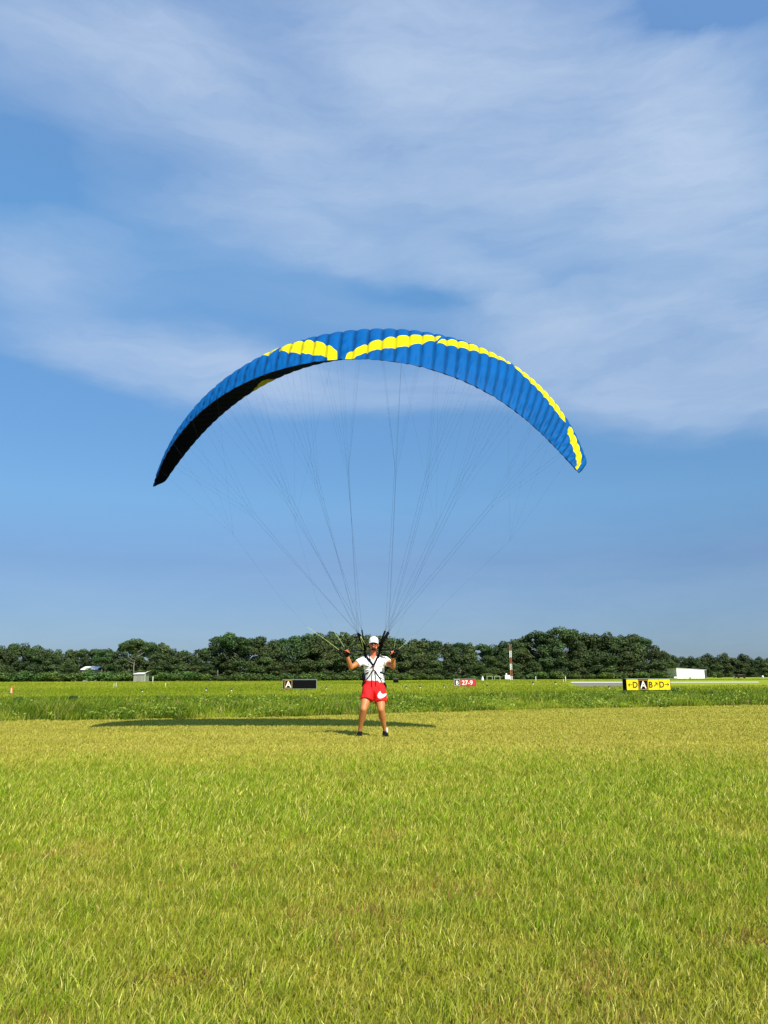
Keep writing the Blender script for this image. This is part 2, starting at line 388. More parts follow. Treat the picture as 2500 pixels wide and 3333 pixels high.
col = np.where((r1 < .28)[:, None], lerp(c_lime, c_lime*1.1, rng.random(n)), col)
far_dry = np.clip((d_-8.5)/4, 0, 1)*.50+.18
dryp = np.clip((fbm2(x*1.7, y*1.7, 57)-.52)*6, 0, 1)
col = np.where((rng.random(n) < far_dry+.25*dryp*(1-green))[:, None], lerp(c_dry, c_pale, rng.random(n)**2.5*np.where(d_ > 9, .35, 1)), col)
br = np.clip((fbm2(x*2.6, y*2.6, 77)-.60)*9, 0, 1)*(d_ < 6)
col = np.where((rng.random(n) < br*.22)[:, None], c_brown[None, :], col)
bare = np.exp(-(((x-1.62)/.22)**2+((y-3.42)/.10)**2)); bare = np.maximum(bare, .8*np.exp(-(((x+.75)/.16)**2+((y-3.05)/.08)**2)))
col = np.where((rng.random(n) < bare*.75)[:, None], c_brown[None, :]*.45, col)
col = np.where((rng.random(n) < np.where(d_ > 9, .012, .05))[:, None], c_pale[None, :], col)
col = col*(1+np.where(d_ > 8, .12, .75)*(rng.random(n)-.5)*1.0)[:, None]*(1+.30*(fbm2(x*.07+5, d_*.8, 401)-.5)*np.clip((d_-6)/4, 0, 1))[:, None]*np.where(d_ < 5, .92, 1)[:, None]
h = (.026+.022*green+.016*fine)*(.55+.9*rng.random(n)); h *= np.where(rng.random(n) < .035, 1.6, 1); h *= np.where(d_ < 6, .82, 1); h *= 1-.6*bare; h = np.where(d_ > 11, h*.75, h)
w = np.maximum(.0034, d_*.00085)*(.7+.7*rng.random(n))
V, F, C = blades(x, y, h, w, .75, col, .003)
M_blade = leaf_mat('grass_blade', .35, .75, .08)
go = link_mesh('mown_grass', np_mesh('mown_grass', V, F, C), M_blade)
prop(go, 'short mown olive green and straw coloured grass in the foreground', 'grass', kind='stuff')

def tallfield(n, off0, off1, hmin, hmax, wmin, seed, half=.62):
    x = (rng.random(n)*2-1); t = rng.random(n)**1.3; yb_ = off0+(off1-off0)*t
    D = 20+yb_; x = x*(D*half+6); y = bound(x)+yb_
    return x, y
x, y = tallfield(330000, -.05, 24, 0, 0, 0, 1); n = len(x); dd = y-bound(x)
p = fbm2(x*.7, y*.7, 91); q = fbm2(x*3, y*2, 101); rag = fbm2(x*1.3, y*.4, 131)
h = (.16+.26*np.clip((p-.3)*2, 0, 1))*(.45+.8*rng.random(n))*np.clip(.55+dd/2.0, 0, 1)*np.clip(1.25-dd/26, .35, 1)
col = lerp(np.array([.12, .20, .008]), np.array([.32, .38, .025]), np.clip((q-.25)*1.9, 0, 1))
col = np.where((rng.random(n) < .06+.12*(rag > .62))[:, None], np.array([[.60, .56, .14]]), col)
col = np.where(((p > .54) & (rng.random(n) < .6))[:, None], np.array([[.07, .135, .008]]), col)
col *= (1+.5*(fbm2(x*.5, y*.9, 171)-.5))[:, None]
col = np.where((rng.random(n) < .04)[:, None], np.array([[.40, .30, .14]]), col)
col *= (.7+.6*rng.random(n))[:, None]
w = np.maximum(.010, y*.00055)*(.6+.9*rng.random(n))
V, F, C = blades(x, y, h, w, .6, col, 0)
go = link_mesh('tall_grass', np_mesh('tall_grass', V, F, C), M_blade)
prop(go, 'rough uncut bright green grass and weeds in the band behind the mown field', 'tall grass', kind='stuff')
# broad weed leaves along the edge of the band
n = 60000
x = (rng.random(n)*2-1)*22; y = bound(x)+rng.random(n)**1.6*9; cl = fbm2(x*1.1, y*1.1, 211)
k = cl > .54; x, y, cl = x[k], y[k], cl[k]; n = len(x)
z = rng.random(n)*(.10+1.5*(cl-.50))*.9; s = .014+.026*rng.random(n)
nx_ = rng.normal(0, 1, (n, 3)); nx_[:, 2] = np.abs(nx_[:, 2])+.5; nx_ /= np.linalg.norm(nx_, axis=1)[:, None]
t1 = np.cross(nx_, rng.normal(0, 1, (n, 3))); t1 /= np.linalg.norm(t1, axis=1)[:, None]; t2 = np.cross(nx_, t1)
c0 = np.stack([x, y, z+.02], 1); V = np.stack([c0-t1*s[:, None]*1.6, c0-t2*s[:, None]*.7, c0+t1*s[:, None]*1.6, c0+t2*s[:, None]*.7], 1).reshape(-1, 3)
F = (np.arange(n)*4)[:, None]+np.arange(4)[None, :]
col = lerp(np.array([.09, .18, .012]), np.array([.46, .56, .10]), rng.random(n)**1.7)
go = link_mesh('weeds', np_mesh('weeds', V, F, np.repeat(col, 4, 0), k=4), M_blade)
prop(go, 'leafy low weeds along the near edge of the uncut band', 'weeds', kind='stuff')
# coarse tufts out across the airfield
n = 120000
y = 40*(200/40)**rng.random(n); x = (rng.random(n)*2-1)*(y*.62); h = (.06+.16*fbm2(x*.12, y*.05, 301)**1.5)*(.5+rng.random(n))
P = fbm2(x*.05, y*.03, 311)
col = lerp(np.array([.19, .25, .014]), np.array([.34, .36, .035]), np.clip((P-.3)*2, 0, 1))*(.75+.5*rng.random(n))[:, None]
h *= np.where((np.abs(y-47) < 6) & (np.abs(x-17.5) < 5), .4, 1); k = ~((y > 78) & (y < 175) & (x > y*.235)); x, y, h, col = x[k], y[k], h[k], col[k]
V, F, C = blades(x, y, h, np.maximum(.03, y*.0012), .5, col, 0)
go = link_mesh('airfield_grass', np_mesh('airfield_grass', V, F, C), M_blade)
prop(go, 'flat light green grass of the open airfield between the weeds and the trees', 'grass', kind='stuff')

# ------------------------------------------------------------------ paraglider
Q = dict(W=3.7607, B=2.0384, T=1.24, c0=2.2325, r=.2366, q=2.9955, sw=1.3545, swp=3.3123, tw=.1426, th=.2356, cx=-.2345, cy=13.4009, cz=7.0644, yaw=-.0313, pitch=.5314, roll=.0064, twa=.2487, flx=.1385)
NC = 54; SUBC = 9; NS = NC*SUBC+1
Sv = np.linspace(-1, 1, NS); NU = 41
uu = (1-np.cos(np.linspace(0, np.pi, NU)))/2
def wing_sections(S, u):
    t = S*Q['T']; X = Q['W']*np.sin(t)/math.sin(Q['T']); Z = -Q['B']*(1-np.cos(t))/(1-math.cos(Q['T']))+Q['flx']*S
    dt = 1e-4; t2 = (S+dt)*Q['T']
    dX = Q['W']*np.sin(t2)/math.sin(Q['T'])-X; dZ = -Q['B']*(1-np.cos(t2))/(1-math.cos(Q['T']))+Q['flx']*(S+dt)-Z
    nn = np.hypot(dX, dZ); nx, nz = -dZ/nn, dX/nn
    a = np.abs(S); c = Q['c0']*(1-(1-Q['r'])*a**Q['q']); y0 = -Q['sw']*a**Q['swp']; tw = Q['tw']*a**2+Q['twa']*S
    th = Q['th']; yt = 5*th*(.2969*np.sqrt(u)-.126*u-.3516*u**2+.2843*u**3-.1036*u**4); cam_ = .03*4*u*(1-u)
    up, lo = cam_+yt*1.15, cam_-yt*.75
    def mk(h):
        yy = (.3-u)[None, :]*c[:, None]; hh = h[None, :]*c[:, None]; ct, st = np.cos(tw)[:, None], np.sin(tw)[:, None]
        Y = yy*ct-hh*st; Nn = yy*st+hh*ct
        return np.stack([X[:, None]+nx[:, None]*Nn, y0[:, None]+Y, Z[:, None]+nz[:, None]*Nn], -1)
    cp, sp = math.cos(Q['pitch']), math.sin(Q['pitch']); Rx = np.array([[1, 0, 0], [0, cp, -sp], [0, sp, cp]])
    a_, b_ = math.cos(Q['yaw']), math.sin(Q['yaw']); Rz = np.array([[a_, -b_, 0], [b_, a_, 0], [0, 0, 1]])
    a_, b_ = math.cos(Q['roll']), math.sin(Q['roll']); Ry = np.array([[a_, 0, b_], [0, 1, 0], [-b_, 0, a_]])
    R = Rz@Rx@Ry; T = np.array([Q['cx'], Q['cy'], Q['cz']])
    return mk(up)@R.T+T, mk(lo)@R.T+T
UP, LO = wing_sections(Sv, uu)
def outward(P, sgn):
    ds = np.gradient(P, axis=0); du = np.gradient(P, axis=1); n = np.cross(ds, du); n /= (np.linalg.norm(n, axis=-1, keepdims=True)+1e-9)
    return n*sgn
nU = outward(UP, -1.0); nL = outward(LO, 1.0)
mid = .5*(UP+LO)
if ((UP-mid)*nU).sum() < 0: nU = -nU
if ((LO-mid)*nL).sum() < 0: nL = -nL
fr = NC/2+np.sign(Sv)*(21*np.abs(Sv)+6*np.abs(Sv)**2.5);  # cells narrow towards the tips
fc = fr-np.floor(fr); cell = np.floor(fr).astype(int)
bl = 1-(2*fc-1)**2; bl = bl**.62
fc2 = (fr*2)-np.floor(fr*2); bl2 = (1-(2*fc2-1)**2)**.75
tipf = 1-.55*np.abs(Sv)**3
amp_u = .032*tipf
chf = np.clip(uu/.03, .35, 1)*np.clip((1-uu)/.10, .25, 1); chm = 1+.95*np.exp(-((uu-.68)/.20)**2)
mini = np.clip((uu-.72)/.18, 0, 1)
B1 = amp_u[:, None]*(chf*chm)[None, :]*(bl[:, None]*(1-.55*mini[None, :])+.40*mini[None, :]*bl2[:, None]) - .021*tipf[:, None]*(chf*chm)[None, :]
# soft wrinkles running off the seams, different in each cell
ph = rng.random(NC+1)*6.28; kx = 9+8*rng.random(NC+1)
wr = np.sin(uu[None, :]*kx[cell][:, None]*2.2+ph[cell][:, None]+fc[:, None]*2.5)*np.exp(-((fc[:, None]-.12)/.22)**2)*.012*np.clip((uu[None, :]-.2)/.3, 0, 1)
wr2 = np.sin(uu[None, :]*34+ph[cell][:, None]*3+fc[:, None]*7)*.004*np.clip((uu[None, :]-.45)/.4, 0, 1)
UPd = UP+nU*(B1+wr+wr2)[..., None]
LOd = LO+nL*(amp_u[:, None]*.55*chf[None, :]*bl[:, None]-.008)[..., None]
LOd[:, 0] = UPd[:, 0]; LOd[:, -1] = UPd[:, -1]
def poly_sdf(P, poly, sx=1., sy=1.):
    """signed distance (positive inside) of points P (n,2) to a polygon"""
    P = P*[sx, sy]; A = np.array(poly, float)*[sx, sy]; Bp = np.roll(A, -1, 0); d = np.full(len(P), 1e9); ins = np.zeros(len(P), bool)
    for a, b in zip(A, Bp):
        ab = b-a; t = np.clip(((P-a)@ab)/(ab@ab+1e-12), 0, 1); d = np.minimum(d, np.linalg.norm(P-(a+t[:, None]*ab), axis=1))
        c1 = (a[1] > P[:, 1]) != (b[1] > P[:, 1])
        xx = (b[0]-a[0])*(P[:, 1]-a[1])/((b[1]-a[1]) if abs(b[1]-a[1]) > 1e-12 else 1e-12)+a[0]
        ins ^= c1 & (P[:, 0] < xx)
    return np.where(ins, d, -d)
YUP = [
 [(-.075, 1.02), (-.068, .92), (-.045, .87), (-.025, .81), (.01, .745), (.05, .66), (.105, .57), (.155, .50), (.21, .42), (.255, .36), (.24, .50), (.205, .60), (.165, .69), (.13, .76), (.085, .81), (.04, .85), (.0, .89), (-.02, .935), (-.038, .96), (-.048, 1.02)],
 [(.235, .58), (.255, .46), (.29, .38), (.325, .34), (.365, .28), (.41, .24), (.46, .205), (.505, .18), (.525, .16), (.535, .30), (.50, .35), (.46, .41), (.43, .42), (.39, .46), (.335, .52), (.295, .55)],
 [(.555, .10), (.60, .12), (.66, .15), (.73, .175), (.79, .19), (.822, .28), (.828, .38), (.812, .46), (.77, .47), (.73, .45), (.69, .43), (.63, .40), (.57, .36), (.548, .28)],
 [(.846, .50), (.85, .32), (.862, .27), (.895, .34), (.93, .40), (.955, .48), (.975, .62), (.985, 1.02), (.97, 1.02), (.968, .86), (.94, .72), (.90, .66), (.862, .58)],
 [(-.32, .44), (-.315, .36), (-.275, .37), (-.225, .47), (-.17, .64), (-.122, .79), (-.102, .88), (-.100, 1.02), (-.134, 1.02), (-.134, .96), (-.148, .925), (-.18, .885), (-.215, .835), (-.255, .77), (-.295, .66), (-.318, .54)],
 [(-.41, .30), (-.37, .28), (-.326, .34), (-.332, .50), (-.345, .58), (-.375, .52)]]
US = np.stack(np.meshgrid(Sv, uu, indexing='ij'), -1).reshape(-1, 2)
sU = np.max([poly_sdf(US, p_, 5.2, 2.0) for p_ in YUP], 0)
YLO = [[(-.515, .0), (-.51, .26), (-.455, .47), (-.41, .66), (-.395, .50), (-.40, .0)], [(-.60, .0), (-.575, .17), (-.545, .28), (-.535, .0)]]
sL = np.max([poly_sdf(US, p_, 5.2, 2.0) for p_ in YLO], 0)
M_top = sdf_mat('blue_ripstop_top', (.0, .082, .285), (.66, .60, .004), .62, .10, bump=(26, .3, .01), var=.10, seam_shade=.45)
M_bot = sdf_mat('shade_toned_ripstop_underside', (.0008, .0015, .005), (.30, .29, .004), .9, .02, bump=(20, .2, .01), var=.2)  # underside's shade is put into the colour: blue cloth taken down to near black
glider = empty('paraglider', (-.23, 14.2, 0), 'blue paraglider with yellow swooshes arched in the air above the pilot', 'paraglider')
def grid_faces(ns, nu, flip):
    i = np.arange(ns-1)[:, None]*nu+np.arange(nu-1)[None, :]; i = i.ravel()
    F = np.stack([i, i+1, i+nu+1, i+nu], 1); return F[:, ::-1] if flip else F
top = link_mesh('top_sail', np_mesh('top_sail', UPd.reshape(-1, 3), grid_faces(NS, NU, True), attrs={'sdf': sU, 'seam_shade': np.repeat(np.minimum(fc, 1-fc)[:, None], NU, 1).ravel()}, smooth=True, k=4), M_top, glider)
bot = link_mesh('bottom_sail', np_mesh('bottom_sail', LOd.reshape(-1, 3), grid_faces(NS, NU, False), attrs={'sdf': sL}, smooth=True, k=4), M_bot, glider)
prop(bot, 'underside with its shade painted near black, and small yellow patches')
M_blue = mat('blue_tip_cloth', (.004, .06, .20), .45, .4)
for e in (0, NS-1):
    mb = MB(); a = [Vector(map(float, p_)) for p_ in UPd[e]]; b = [Vector(map(float, p_)) for p_ in LOd[e]]
    ex = Vector(map(float, (UP[e, NU//2]-UP[e+(1 if e == 0 else -1), NU//2]))); ex.normalize()
    c = [(p_+q_)/2+ex*.035*math.sin(math.pi*float(t_)) for p_, q_, t_ in zip(a, b, uu)]
    vv = a+c+b; ff = []
    for i in range(NU-1): ff += [(i, i+1, NU+i+1, NU+i), (NU+i, NU+i+1, 2*NU+i+1, 2*NU+i)]
    mb.add(vv, ff); mb.build('wing_tip', M_blue, glider, True)
# trailing edge hem
mb = MB(); pts = [Vector(map(float, UPd[i, -1])) for i in range(0, NS, 2)]; mb.loft(pts, [.004]*len(pts), n=5)
mb.build('trailing_hem', mat('dark_hem_tape', (.002, .03, .12), .6, .3), glider, True)

# lines
RL = [at(1163, 2060, 14.22), at(1168, 2062, 14.20), at(1178, 2050, 14.18)]     # riser tops, photo left: A B C
RR = [at(1254, 2052, 14.18), at(1264, 2057, 14.20), at(1266, 2060, 14.22)]
M_line = mat('dark_line', (.035, .04, .09), .7, .2); M_lineY = mat('lime_brake_cord', (.52, .60, .20), .6, .3)
groupsS = [(.045, .12, .19), (.26, .34, .42), (.49, .57, .65), (.74, .84, .93)]
def att(s, u_):
    j = int(np.abs(Sv-s).argmin()); i = int(np.abs(uu-u_).argmin()); return Vector(map(float, LOd[j, i]))
for side, RT in ((-1, RL), (1, RR)):
    for row, u_ in enumerate((.10, .36, .64)):
        for gi, gs in enumerate(groupsS):
            if gi == 3 and row == 2: continue
            ends = [att(side*s_, u_) for s_ in gs]; cen = sum(ends, Vector())/3; base = RT[row]
            node = base.lerp(cen, (.58, .57, .55, .62)[gi]); mb = MB()
            mb.loft([base, base.lerp(node, .5)+Vector((0, 0, -.01)), node], [.0012]*3, n=4)
            for e_ in ends: mb.loft([node, node.lerp(e_, .5)+Vector((0, 0, -.006)), e_], [.0006]*3, n=4)
            mb.build('suspension_line', M_line, glider)
def brake(side, pts, fan):
    mb = MB(); mb.loft(pts[:3], [.0042, .0036, .0026], n=5); mb.build('brake_cord', M_lineY, glider)
    mb = MB(); node = pts[-1]; mb.loft(pts[2:], [.0006]*len(pts[2:]), n=4)
    for s_ in fan:
        j = int(np.abs(Sv-side*s_).argmin()); e_ = Vector(map(float, UPd[j, -1])); mb.loft([node, node.lerp(e_, .5)+Vector((0, 0, -.02)), e_], [.0005]*3, n=4)
    mb.build('brake_line', M_line, glider)
brake(-1, [at(1103, 2115, 14.12), at(1050, 2075, 14.0), at(1000, 2041, 13.9), at(900, 1930, 13.5), at(760, 1740, 13.1)], (.55, .68, .8, .92))
brake(-1, [at(1120, 2105, 14.12), at(1102, 2076, 14.05), at(1085, 2052, 14.0), at(1030, 1950, 13.6), at(960, 1700, 13.0)], (.12, .25, .38))
brake(1, [at(1297, 2113, 14.1), at(1335, 2081, 14.0), at(1352, 2066, 13.95), at(1480, 1930, 13.5), at(1660, 1760, 13.0)], (.55, .68, .8, .92))
brake(1, [at(1283, 2108, 14.1), at(1286, 2090, 14.05), at(1290, 2070, 14.0), at(1330, 1960, 13.6), at(1420, 1720, 12.9)], (.12, .25, .38))
# risers
def strap(pts, w, th=.005, name='strap', mt=None, par=None):
    mb = MB(); mb.loft(pts, [(w/2, th/2+.001)]*len(pts), n=8, up=(0, 1, .05)); return mb.build(name, mt or M_black, par, True)
strap([at(1188, 2120, 14.40), at(1178, 2095, 14.32), at(1164, 2062, 14.22)], .034, name='riser', par=glider)
strap([at(1191, 2119, 14.38), at(1182, 2090, 14.30), at(1168, 2063, 14.20)], .022, name='riser', par=glider)
strap([at(1192, 2117, 14.38), at(1183, 2085, 14.28), at(1178, 2050, 14.18)], .026, name='riser', par=glider)
strap([at(1163, 2061, 14.215), at(1169, 2064, 14.20), at(1175, 2070, 14.20)], .034, name='riser_link', par=glider)
strap([at(1173, 2072, 14.2), at(1179, 2094, 14.3), at(1184, 2116, 14.36)], .008, name='speed_line', mt=M_lineY, par=glider)
strap([at(1174, 2072, 14.19), at(1181, 2084, 14.26), at(1188, 2097, 14.3)], .010, name='speed_line', mt=M_lineY, par=glider)
strap([at(1235, 2120, 14.40), at(1243, 2092, 14.30), at(1264, 2057, 14.20)], .046, name='riser', par=glider)
strap([at(1234, 2120, 14.38), at(1242, 2085, 14.28), at(1254, 2053, 14.18)], .036, name='riser', par=glider)
strap([at(1237, 2121, 14.42), at(1247, 2088, 14.33), at(1266, 2060, 14.22)], .034, name='riser', par=glider)
def loop(pxs, Y, r):
    mb = MB(); p_ = [at(a, b, Y) for a, b in pxs]; p_.append(p_[0]); mb.loft(p_, [(r, r*.6)]*len(p_), n=6); return mb.build('brake_handle', M_black, glider, True)
loop([(1104, 2116), (1107, 2126), (1111, 2134), (1118, 2139), (1124, 2131), (1128, 2121), (1116, 2119)], 14.16, .013)
loop([(1297, 2115), (1293, 2126), (1289, 2136), (1284, 2135), (1281, 2125), (1284, 2119)], 14.13, .013)

# ------------------------------------------------------------------ pilot
PO = gnd(1211, 2390); PO.z = 0
pilot = empty('person', PO, 'man in white cap, white shirt and red shorts holding up both hands', 'person')
Yp = 14.5
def A(px, py, Y=Yp): return at(px, py, Y)
def hand(mb, wrist, up, side, inner, fwd, glove=None):
    """palm plus five bent fingers closed on a handle; fwd is where the palm looks, inner the thumb side"""
    up = up.normalized(); fwd = (fwd-up*fwd.dot(up)).normalized(); lat = up.cross(fwd).normalized()
    if lat.dot(inner) < 0: lat = -lat
    pc = wrist+up*.050
    mb.loft([wrist-up*.01, wrist+up*.02, pc, wrist+up*.088], [(.024, .019), (.034, .018), (.042, .017), (.042, .014)], n=12, up=fwd, round_ends=True)
    if glove is not None:
        glove.loft([wrist-up*.022, wrist+up*.0, wrist+up*.02, pc, wrist+up*.092], [(.034, .032), (.036, .031), (.047, .031), (.056, .030), (.053, .026)], n=14, up=fwd)
    for k in range(4):
        o = (-.0325+.0215*k); ln = (.80, .94, 1.0, .92)[k]; b = wrist+up*.086+lat*o
        p1 = b+up*.030*ln+fwd*.014; p2 = p1+up*.002+fwd*.030*ln; p3 = p2-up*.024*ln+fwd*.002; p4 = p3-up*.012-fwd*.012
        mb.loft([b-up*.02, b, p1, p2, p3, p4], [.0095, .0098, .0094, .0088, .0082, .0074], n=8, round_ends=True)
        if glove is not None:
            glove.loft([b-up*.02, b, b.lerp(p1, .9)], [.0135, .0135, .0125], n=8)
    t0 = wrist+up*.030+lat*.034; t1_ = t0+lat*.022+up*.022+fwd*.014; t2_ = t1_+up*.022+fwd*.020-lat*.008; t3 = t2_+up*.010+fwd*.012-lat*.016
    mb.loft([t0-lat*.012, t0, t1_, t2_, t3], [.014, .0135, .0115, .0105, .009], n=8, round_ends=True)
    if glove is not None: glove.loft([t0-lat*.012, t0, t0.lerp(t1_, .95)], [.018, .017, .015], n=8)
body = MB()
tors = [(1217, 2266, .10, .09), (1217, 2256, .155, .115), (1217, 2243, .176, .125), (1218, 2228, .165, .115), (1218.5, 2212, .150, .105), (1218.5, 2196, .152, .110), (1218, 2178, .168, .120), (1218, 2162, .186, .125), (1218, 2151, .188, .110), (1217.5, 2143, .160, .088), (1217, 2137, .105, .072)]
body.loft([A(x_, y_, 14.52) for x_, y_, _, _ in tors], [(a_, b_) for _, _, a_, b_ in tors], n=28, round_ends=True)
body.loft([A(1217, 2146, 14.53), A(1217, 2137, 14.52), A(1216.5, 2127, 14.50), A(1216.5, 2112, 14.48)], [(.085, .07), (.066, .064), (.060, .062), (.058, .062)], n=16)
for s_, sh in ((-1, 1183), (1, 1252)):
    body.ell(A(sh, 2149, 14.51), (.064, .062, .062)); body.loft([A(1217, 2139, 14.54), A(sh, 2145, 14.53)], [(.05, .05), (.045, .05)], n=10, round_ends=True)
    body.ell(A(1217+s_*15, 2164, 14.45), (.085, .055, .06))           # chest muscle
# arms
SHL, ELL, WRL = A(1181, 2150, 14.50), A(1142.5, 2173, 14.40), A(1129.5, 2134, 14.26)
SHR, ELR, WRR = A(1255, 2150, 14.50), A(1280, 2170, 14.34), A(1279.5, 2137, 14.22)
def limb(a, b, ra, rm, rb, bulge=.45, off=Vector((0, 0, 0))):
    body.loft([a, a.lerp(b, bulge)+off, a.lerp(b, .8)+off*.4, b], [ra, rm, (rm+rb)/2*.98, rb], n=16, round_ends=True)
limb(SHL, ELL, .056, .057, .043); limb(ELL, WRL, .044, .046, .029, .28); 
limb(SHR, ELR, .056, .057, .043); limb(ELR, WRR, .044, .047, .029, .28)
body.ell(SHL.lerp(ELL, .45)+Vector((0, -.012, -.005)), (.058, .05, .05)); body.ell(SHR.lerp(ELR, .45)+Vector((0, -.012, -.005)), (.052, .05, .055))
gl, gr = MB(), MB()
hand(body, WRL, (A(1125, 2105, 14.18)-WRL), -1, Vector((1, 0, 0)), Vector((.1, -1, -.1)), gl)
hand(body, WRR, (A(1277, 2108, 14.14)-WRR), 1, Vector((-1, 0, 0)), Vector((.25, -1, -.1)), gr)
# legs
def leg(hip, knee, ankle, s_):
    body.loft([hip, hip.lerp(knee, .35), hip.lerp(knee, .75), knee], [(.098, .100), (.094, .098), (.078, .080), (.062, .066)], n=20, round_ends=True)
    body.ell(knee+Vector((0, -.010, .004)), (.052, .054, .062))
    cm_ = knee.lerp(ankle, .30)+Vector((0, .022, 0))
    body.loft([knee, cm_, knee.lerp(ankle, .62)+Vector((0, .008, 0)), knee.lerp(ankle, .88), ankle], [(.059, .062), (.068, .074), (.049, .053), (.035, .040), (.037, .043)], n=18, round_ends=True)
    body.ell(cm_+Vector((s_*-.022, .018, .01)), (.050, .052, .10)); body.ell(hip.lerp(knee, .80)+Vector((s_*.014, -.014, 0)), (.052, .052, .085)); body.ell(hip.lerp(knee, .86)+Vector((-s_*.028, -.010, 0)), (.034, .040, .05))
HL, KL, AL = A(1197, 2250, 14.50), A(1183.5, 2309, 14.30), A(1171, 2377, 14.47)
HR, KR, AR = A(1237, 2250, 14.50), A(1240.5, 2310, 14.30), A(1253, 2376, 14.49)
leg(HL, KL, AL, -1); leg(HR, KR, AR, 1)
# head
HC = A(1216.5, 2094.5, 14.44)
def hp(x_, y_, z_): return HC+Vector((x_, y_, z_))
body.ell(hp(0, .012, .028), (.078, .098, .092)); body.ell(hp(0, -.018, -.030), (.066, .078, .075)); body.ell(hp(0, -.040, -.088), (.040, .042, .036))
body.loft([hp(-.052, .01, -.045), hp(-.036, -.045, -.088)], [.03, .024], n=10, round_ends=True); body.loft([hp(.052, .01, -.045), hp(.036, -.045, -.088)], [.03, .024], n=10, round_ends=True)
body.loft([hp(0, -.082, .018), hp(0, -.100, -.018), hp(0, -.104, -.032)], [(.010, .012), (.013, .014), (.016, .012)], n=10, round_ends=True)
for s_ in (-1, 1):
    body.ell(hp(s_*.012, -.095, -.034), (.009, .010, .008)); body.ell(hp(s_*.040, -.072, -.022), (.024, .020, .020))
    body.ell(hp(s_*.034, -.080, .030), (.026, .014, .010)); body.ell(hp(s_*.080, .012, -.012), (.010, .022, .034))
body.ell(hp(0, -.088, -.060), (.026, .012, .0055)); body.ell(hp(0, -.087, -.070), (.024, .012, .007))
bm_ = remeshed(body, 'body', .0055, 4, .5)
M_skin = bpy.data.materials.new('tanned_skin'); M_skin.use_nodes = True
def skin():
    t = M_skin.node_tree; b = t.nodes['Principled BSDF']; tcn = t.nodes.new('ShaderNodeTexCoord')
    n = t.nodes.new('ShaderNodeTexNoise'); n.inputs['Scale'].default_value = 9; n.inputs['Detail'].default_value = 5; t.links.new(tcn.outputs['Object'], n.inputs['Vector'])
    a = t.nodes.new('ShaderNodeAttribute'); a.attribute_name = 'sdf'
    r = t.nodes.new('ShaderNodeMix'); r.data_type = 'RGBA'; r.inputs[6].default_value = (.42, .145, .045, 1); r.inputs[7].default_value = (.60, .24, .085, 1); t.links.new(n.outputs['Fac'], r.inputs[0])
    mx = t.nodes.new('ShaderNodeMix'); mx.data_type = 'RGBA'; t.links.new(a.outputs['Fac'], mx.inputs[0]); t.links.new(r.outputs[2], mx.inputs[6]); mx.inputs[7].default_value = (.80, .20, .12, 1)
    t.links.new(mx.outputs[2], b.inputs['Base Color']); b.inputs['Roughness'].default_value = .48; b.inputs['Specular IOR Level'].default_value = .35
    b.inputs['Subsurface Weight'].default_value = .08; b.inputs['Subsurface Radius'].default_value = (.01, .004, .002)
skin()
co = np.zeros(len(bm_.vertices)*3, np.float32); bm_.vertices.foreach_get('co', co); co = co.reshape(-1, 3)
chest = A(1216, 2152)
red = np.clip((co[:, 2]-(A(1216, 2150).z))/.03, 0, 1)*np.clip((.135-np.abs(co[:, 0]-HC.x))/.03, 0, 1)
for wr_ in (WRL, WRR):
    dh = np.linalg.norm(co-np.array(wr_), axis=1); red = np.maximum(red, np.clip((.16-dh)/.02, 0, 1)*np.clip((co[:, 2]-wr_.z-.03)/.03, 0, 1))
a_ = bm_.attributes.new('sdf', 'FLOAT', 'POINT'); a_.data.foreach_set('value', red.astype(np.float32)*.8)
body_o = link_mesh('body', bm_, M_skin, pilot)
for gm in (gl, gr):
    link_mesh('glove', remeshed(gm, 'glove', .005, 3), mat('black_glove_leather', (.006, .006, .008), .8, .1), pilot)
# shirt
sh_ = MB()
ts = [(1219.5, 2222, .186, .130), (1219.5, 2212, .182, .126), (1219, 2198, .180, .126), (1218, 2180, .190, .134), (1218, 2163, .206, .140), (1218, 2151, .204, .124), (1217.5, 2143, .168, .098), (1217, 2137, .105, .080)]
sh_.loft([A(x_, y_, 14.52) for x_, y_, _, _ in ts], [(a_, b_) for _, _, a_, b_ in ts], n=30)
for s_ in (-1, 1): sh_.ell(A(1217+s_*15, 2164, 14.445), (.09, .06, .066))
for s_, S0, E0 in ((-1, SHL, ELL), (1, SHR, ELR)):
    sh_.ell(S0+Vector((-s_*.005, 0, .004)), (.078, .075, .074)); sh_.loft([S0, S0.lerp(E0, .22), S0.lerp(E0, .46 if s_ < 0 else .40)], [.072, .074, .076], n=18)
    sh_.loft([A(1217+s_*9, 2138.5, 14.54), S0+Vector((0, .02, .006))], [(.062, .062), (.062, .062)], n=12, round_ends=True)
shm = remeshed(sh_, 'shirt', .007, 3, .5)
sco = np.zeros(len(shm.vertices)*3, np.float32); shm.vertices.foreach_get('co', sco); sco = sco.reshape(-1, 3)
# folds: gathered towards the buckle, hanging at the sides
bk = np.array(A(1216, 2176, 14.38)); dx = sco[:, 0]-bk[0]; dz = sco[:, 2]-bk[2]; ang = np.arctan2(dz, dx); rr = np.hypot(dx, dz)
fold = (np.sin(ang*19+np.sin(rr*20)*1.2)*.0062*np.clip(rr/.06, 0, 1)*np.clip(1.25-rr/.22, 0, 1)+np.sin(sco[:, 2]*75+sco[:, 0]*22)*.0028*np.clip((.10-np.abs(dz+.02))/.1, 0, 1))
sno = np.zeros(len(shm.vertices)*3, np.float32); shm.vertices.foreach_get('normal', sno); sno = sno.reshape(-1, 3)
sco += sno*fold[:, None]; shm.vertices.foreach_set('co', sco.ravel())
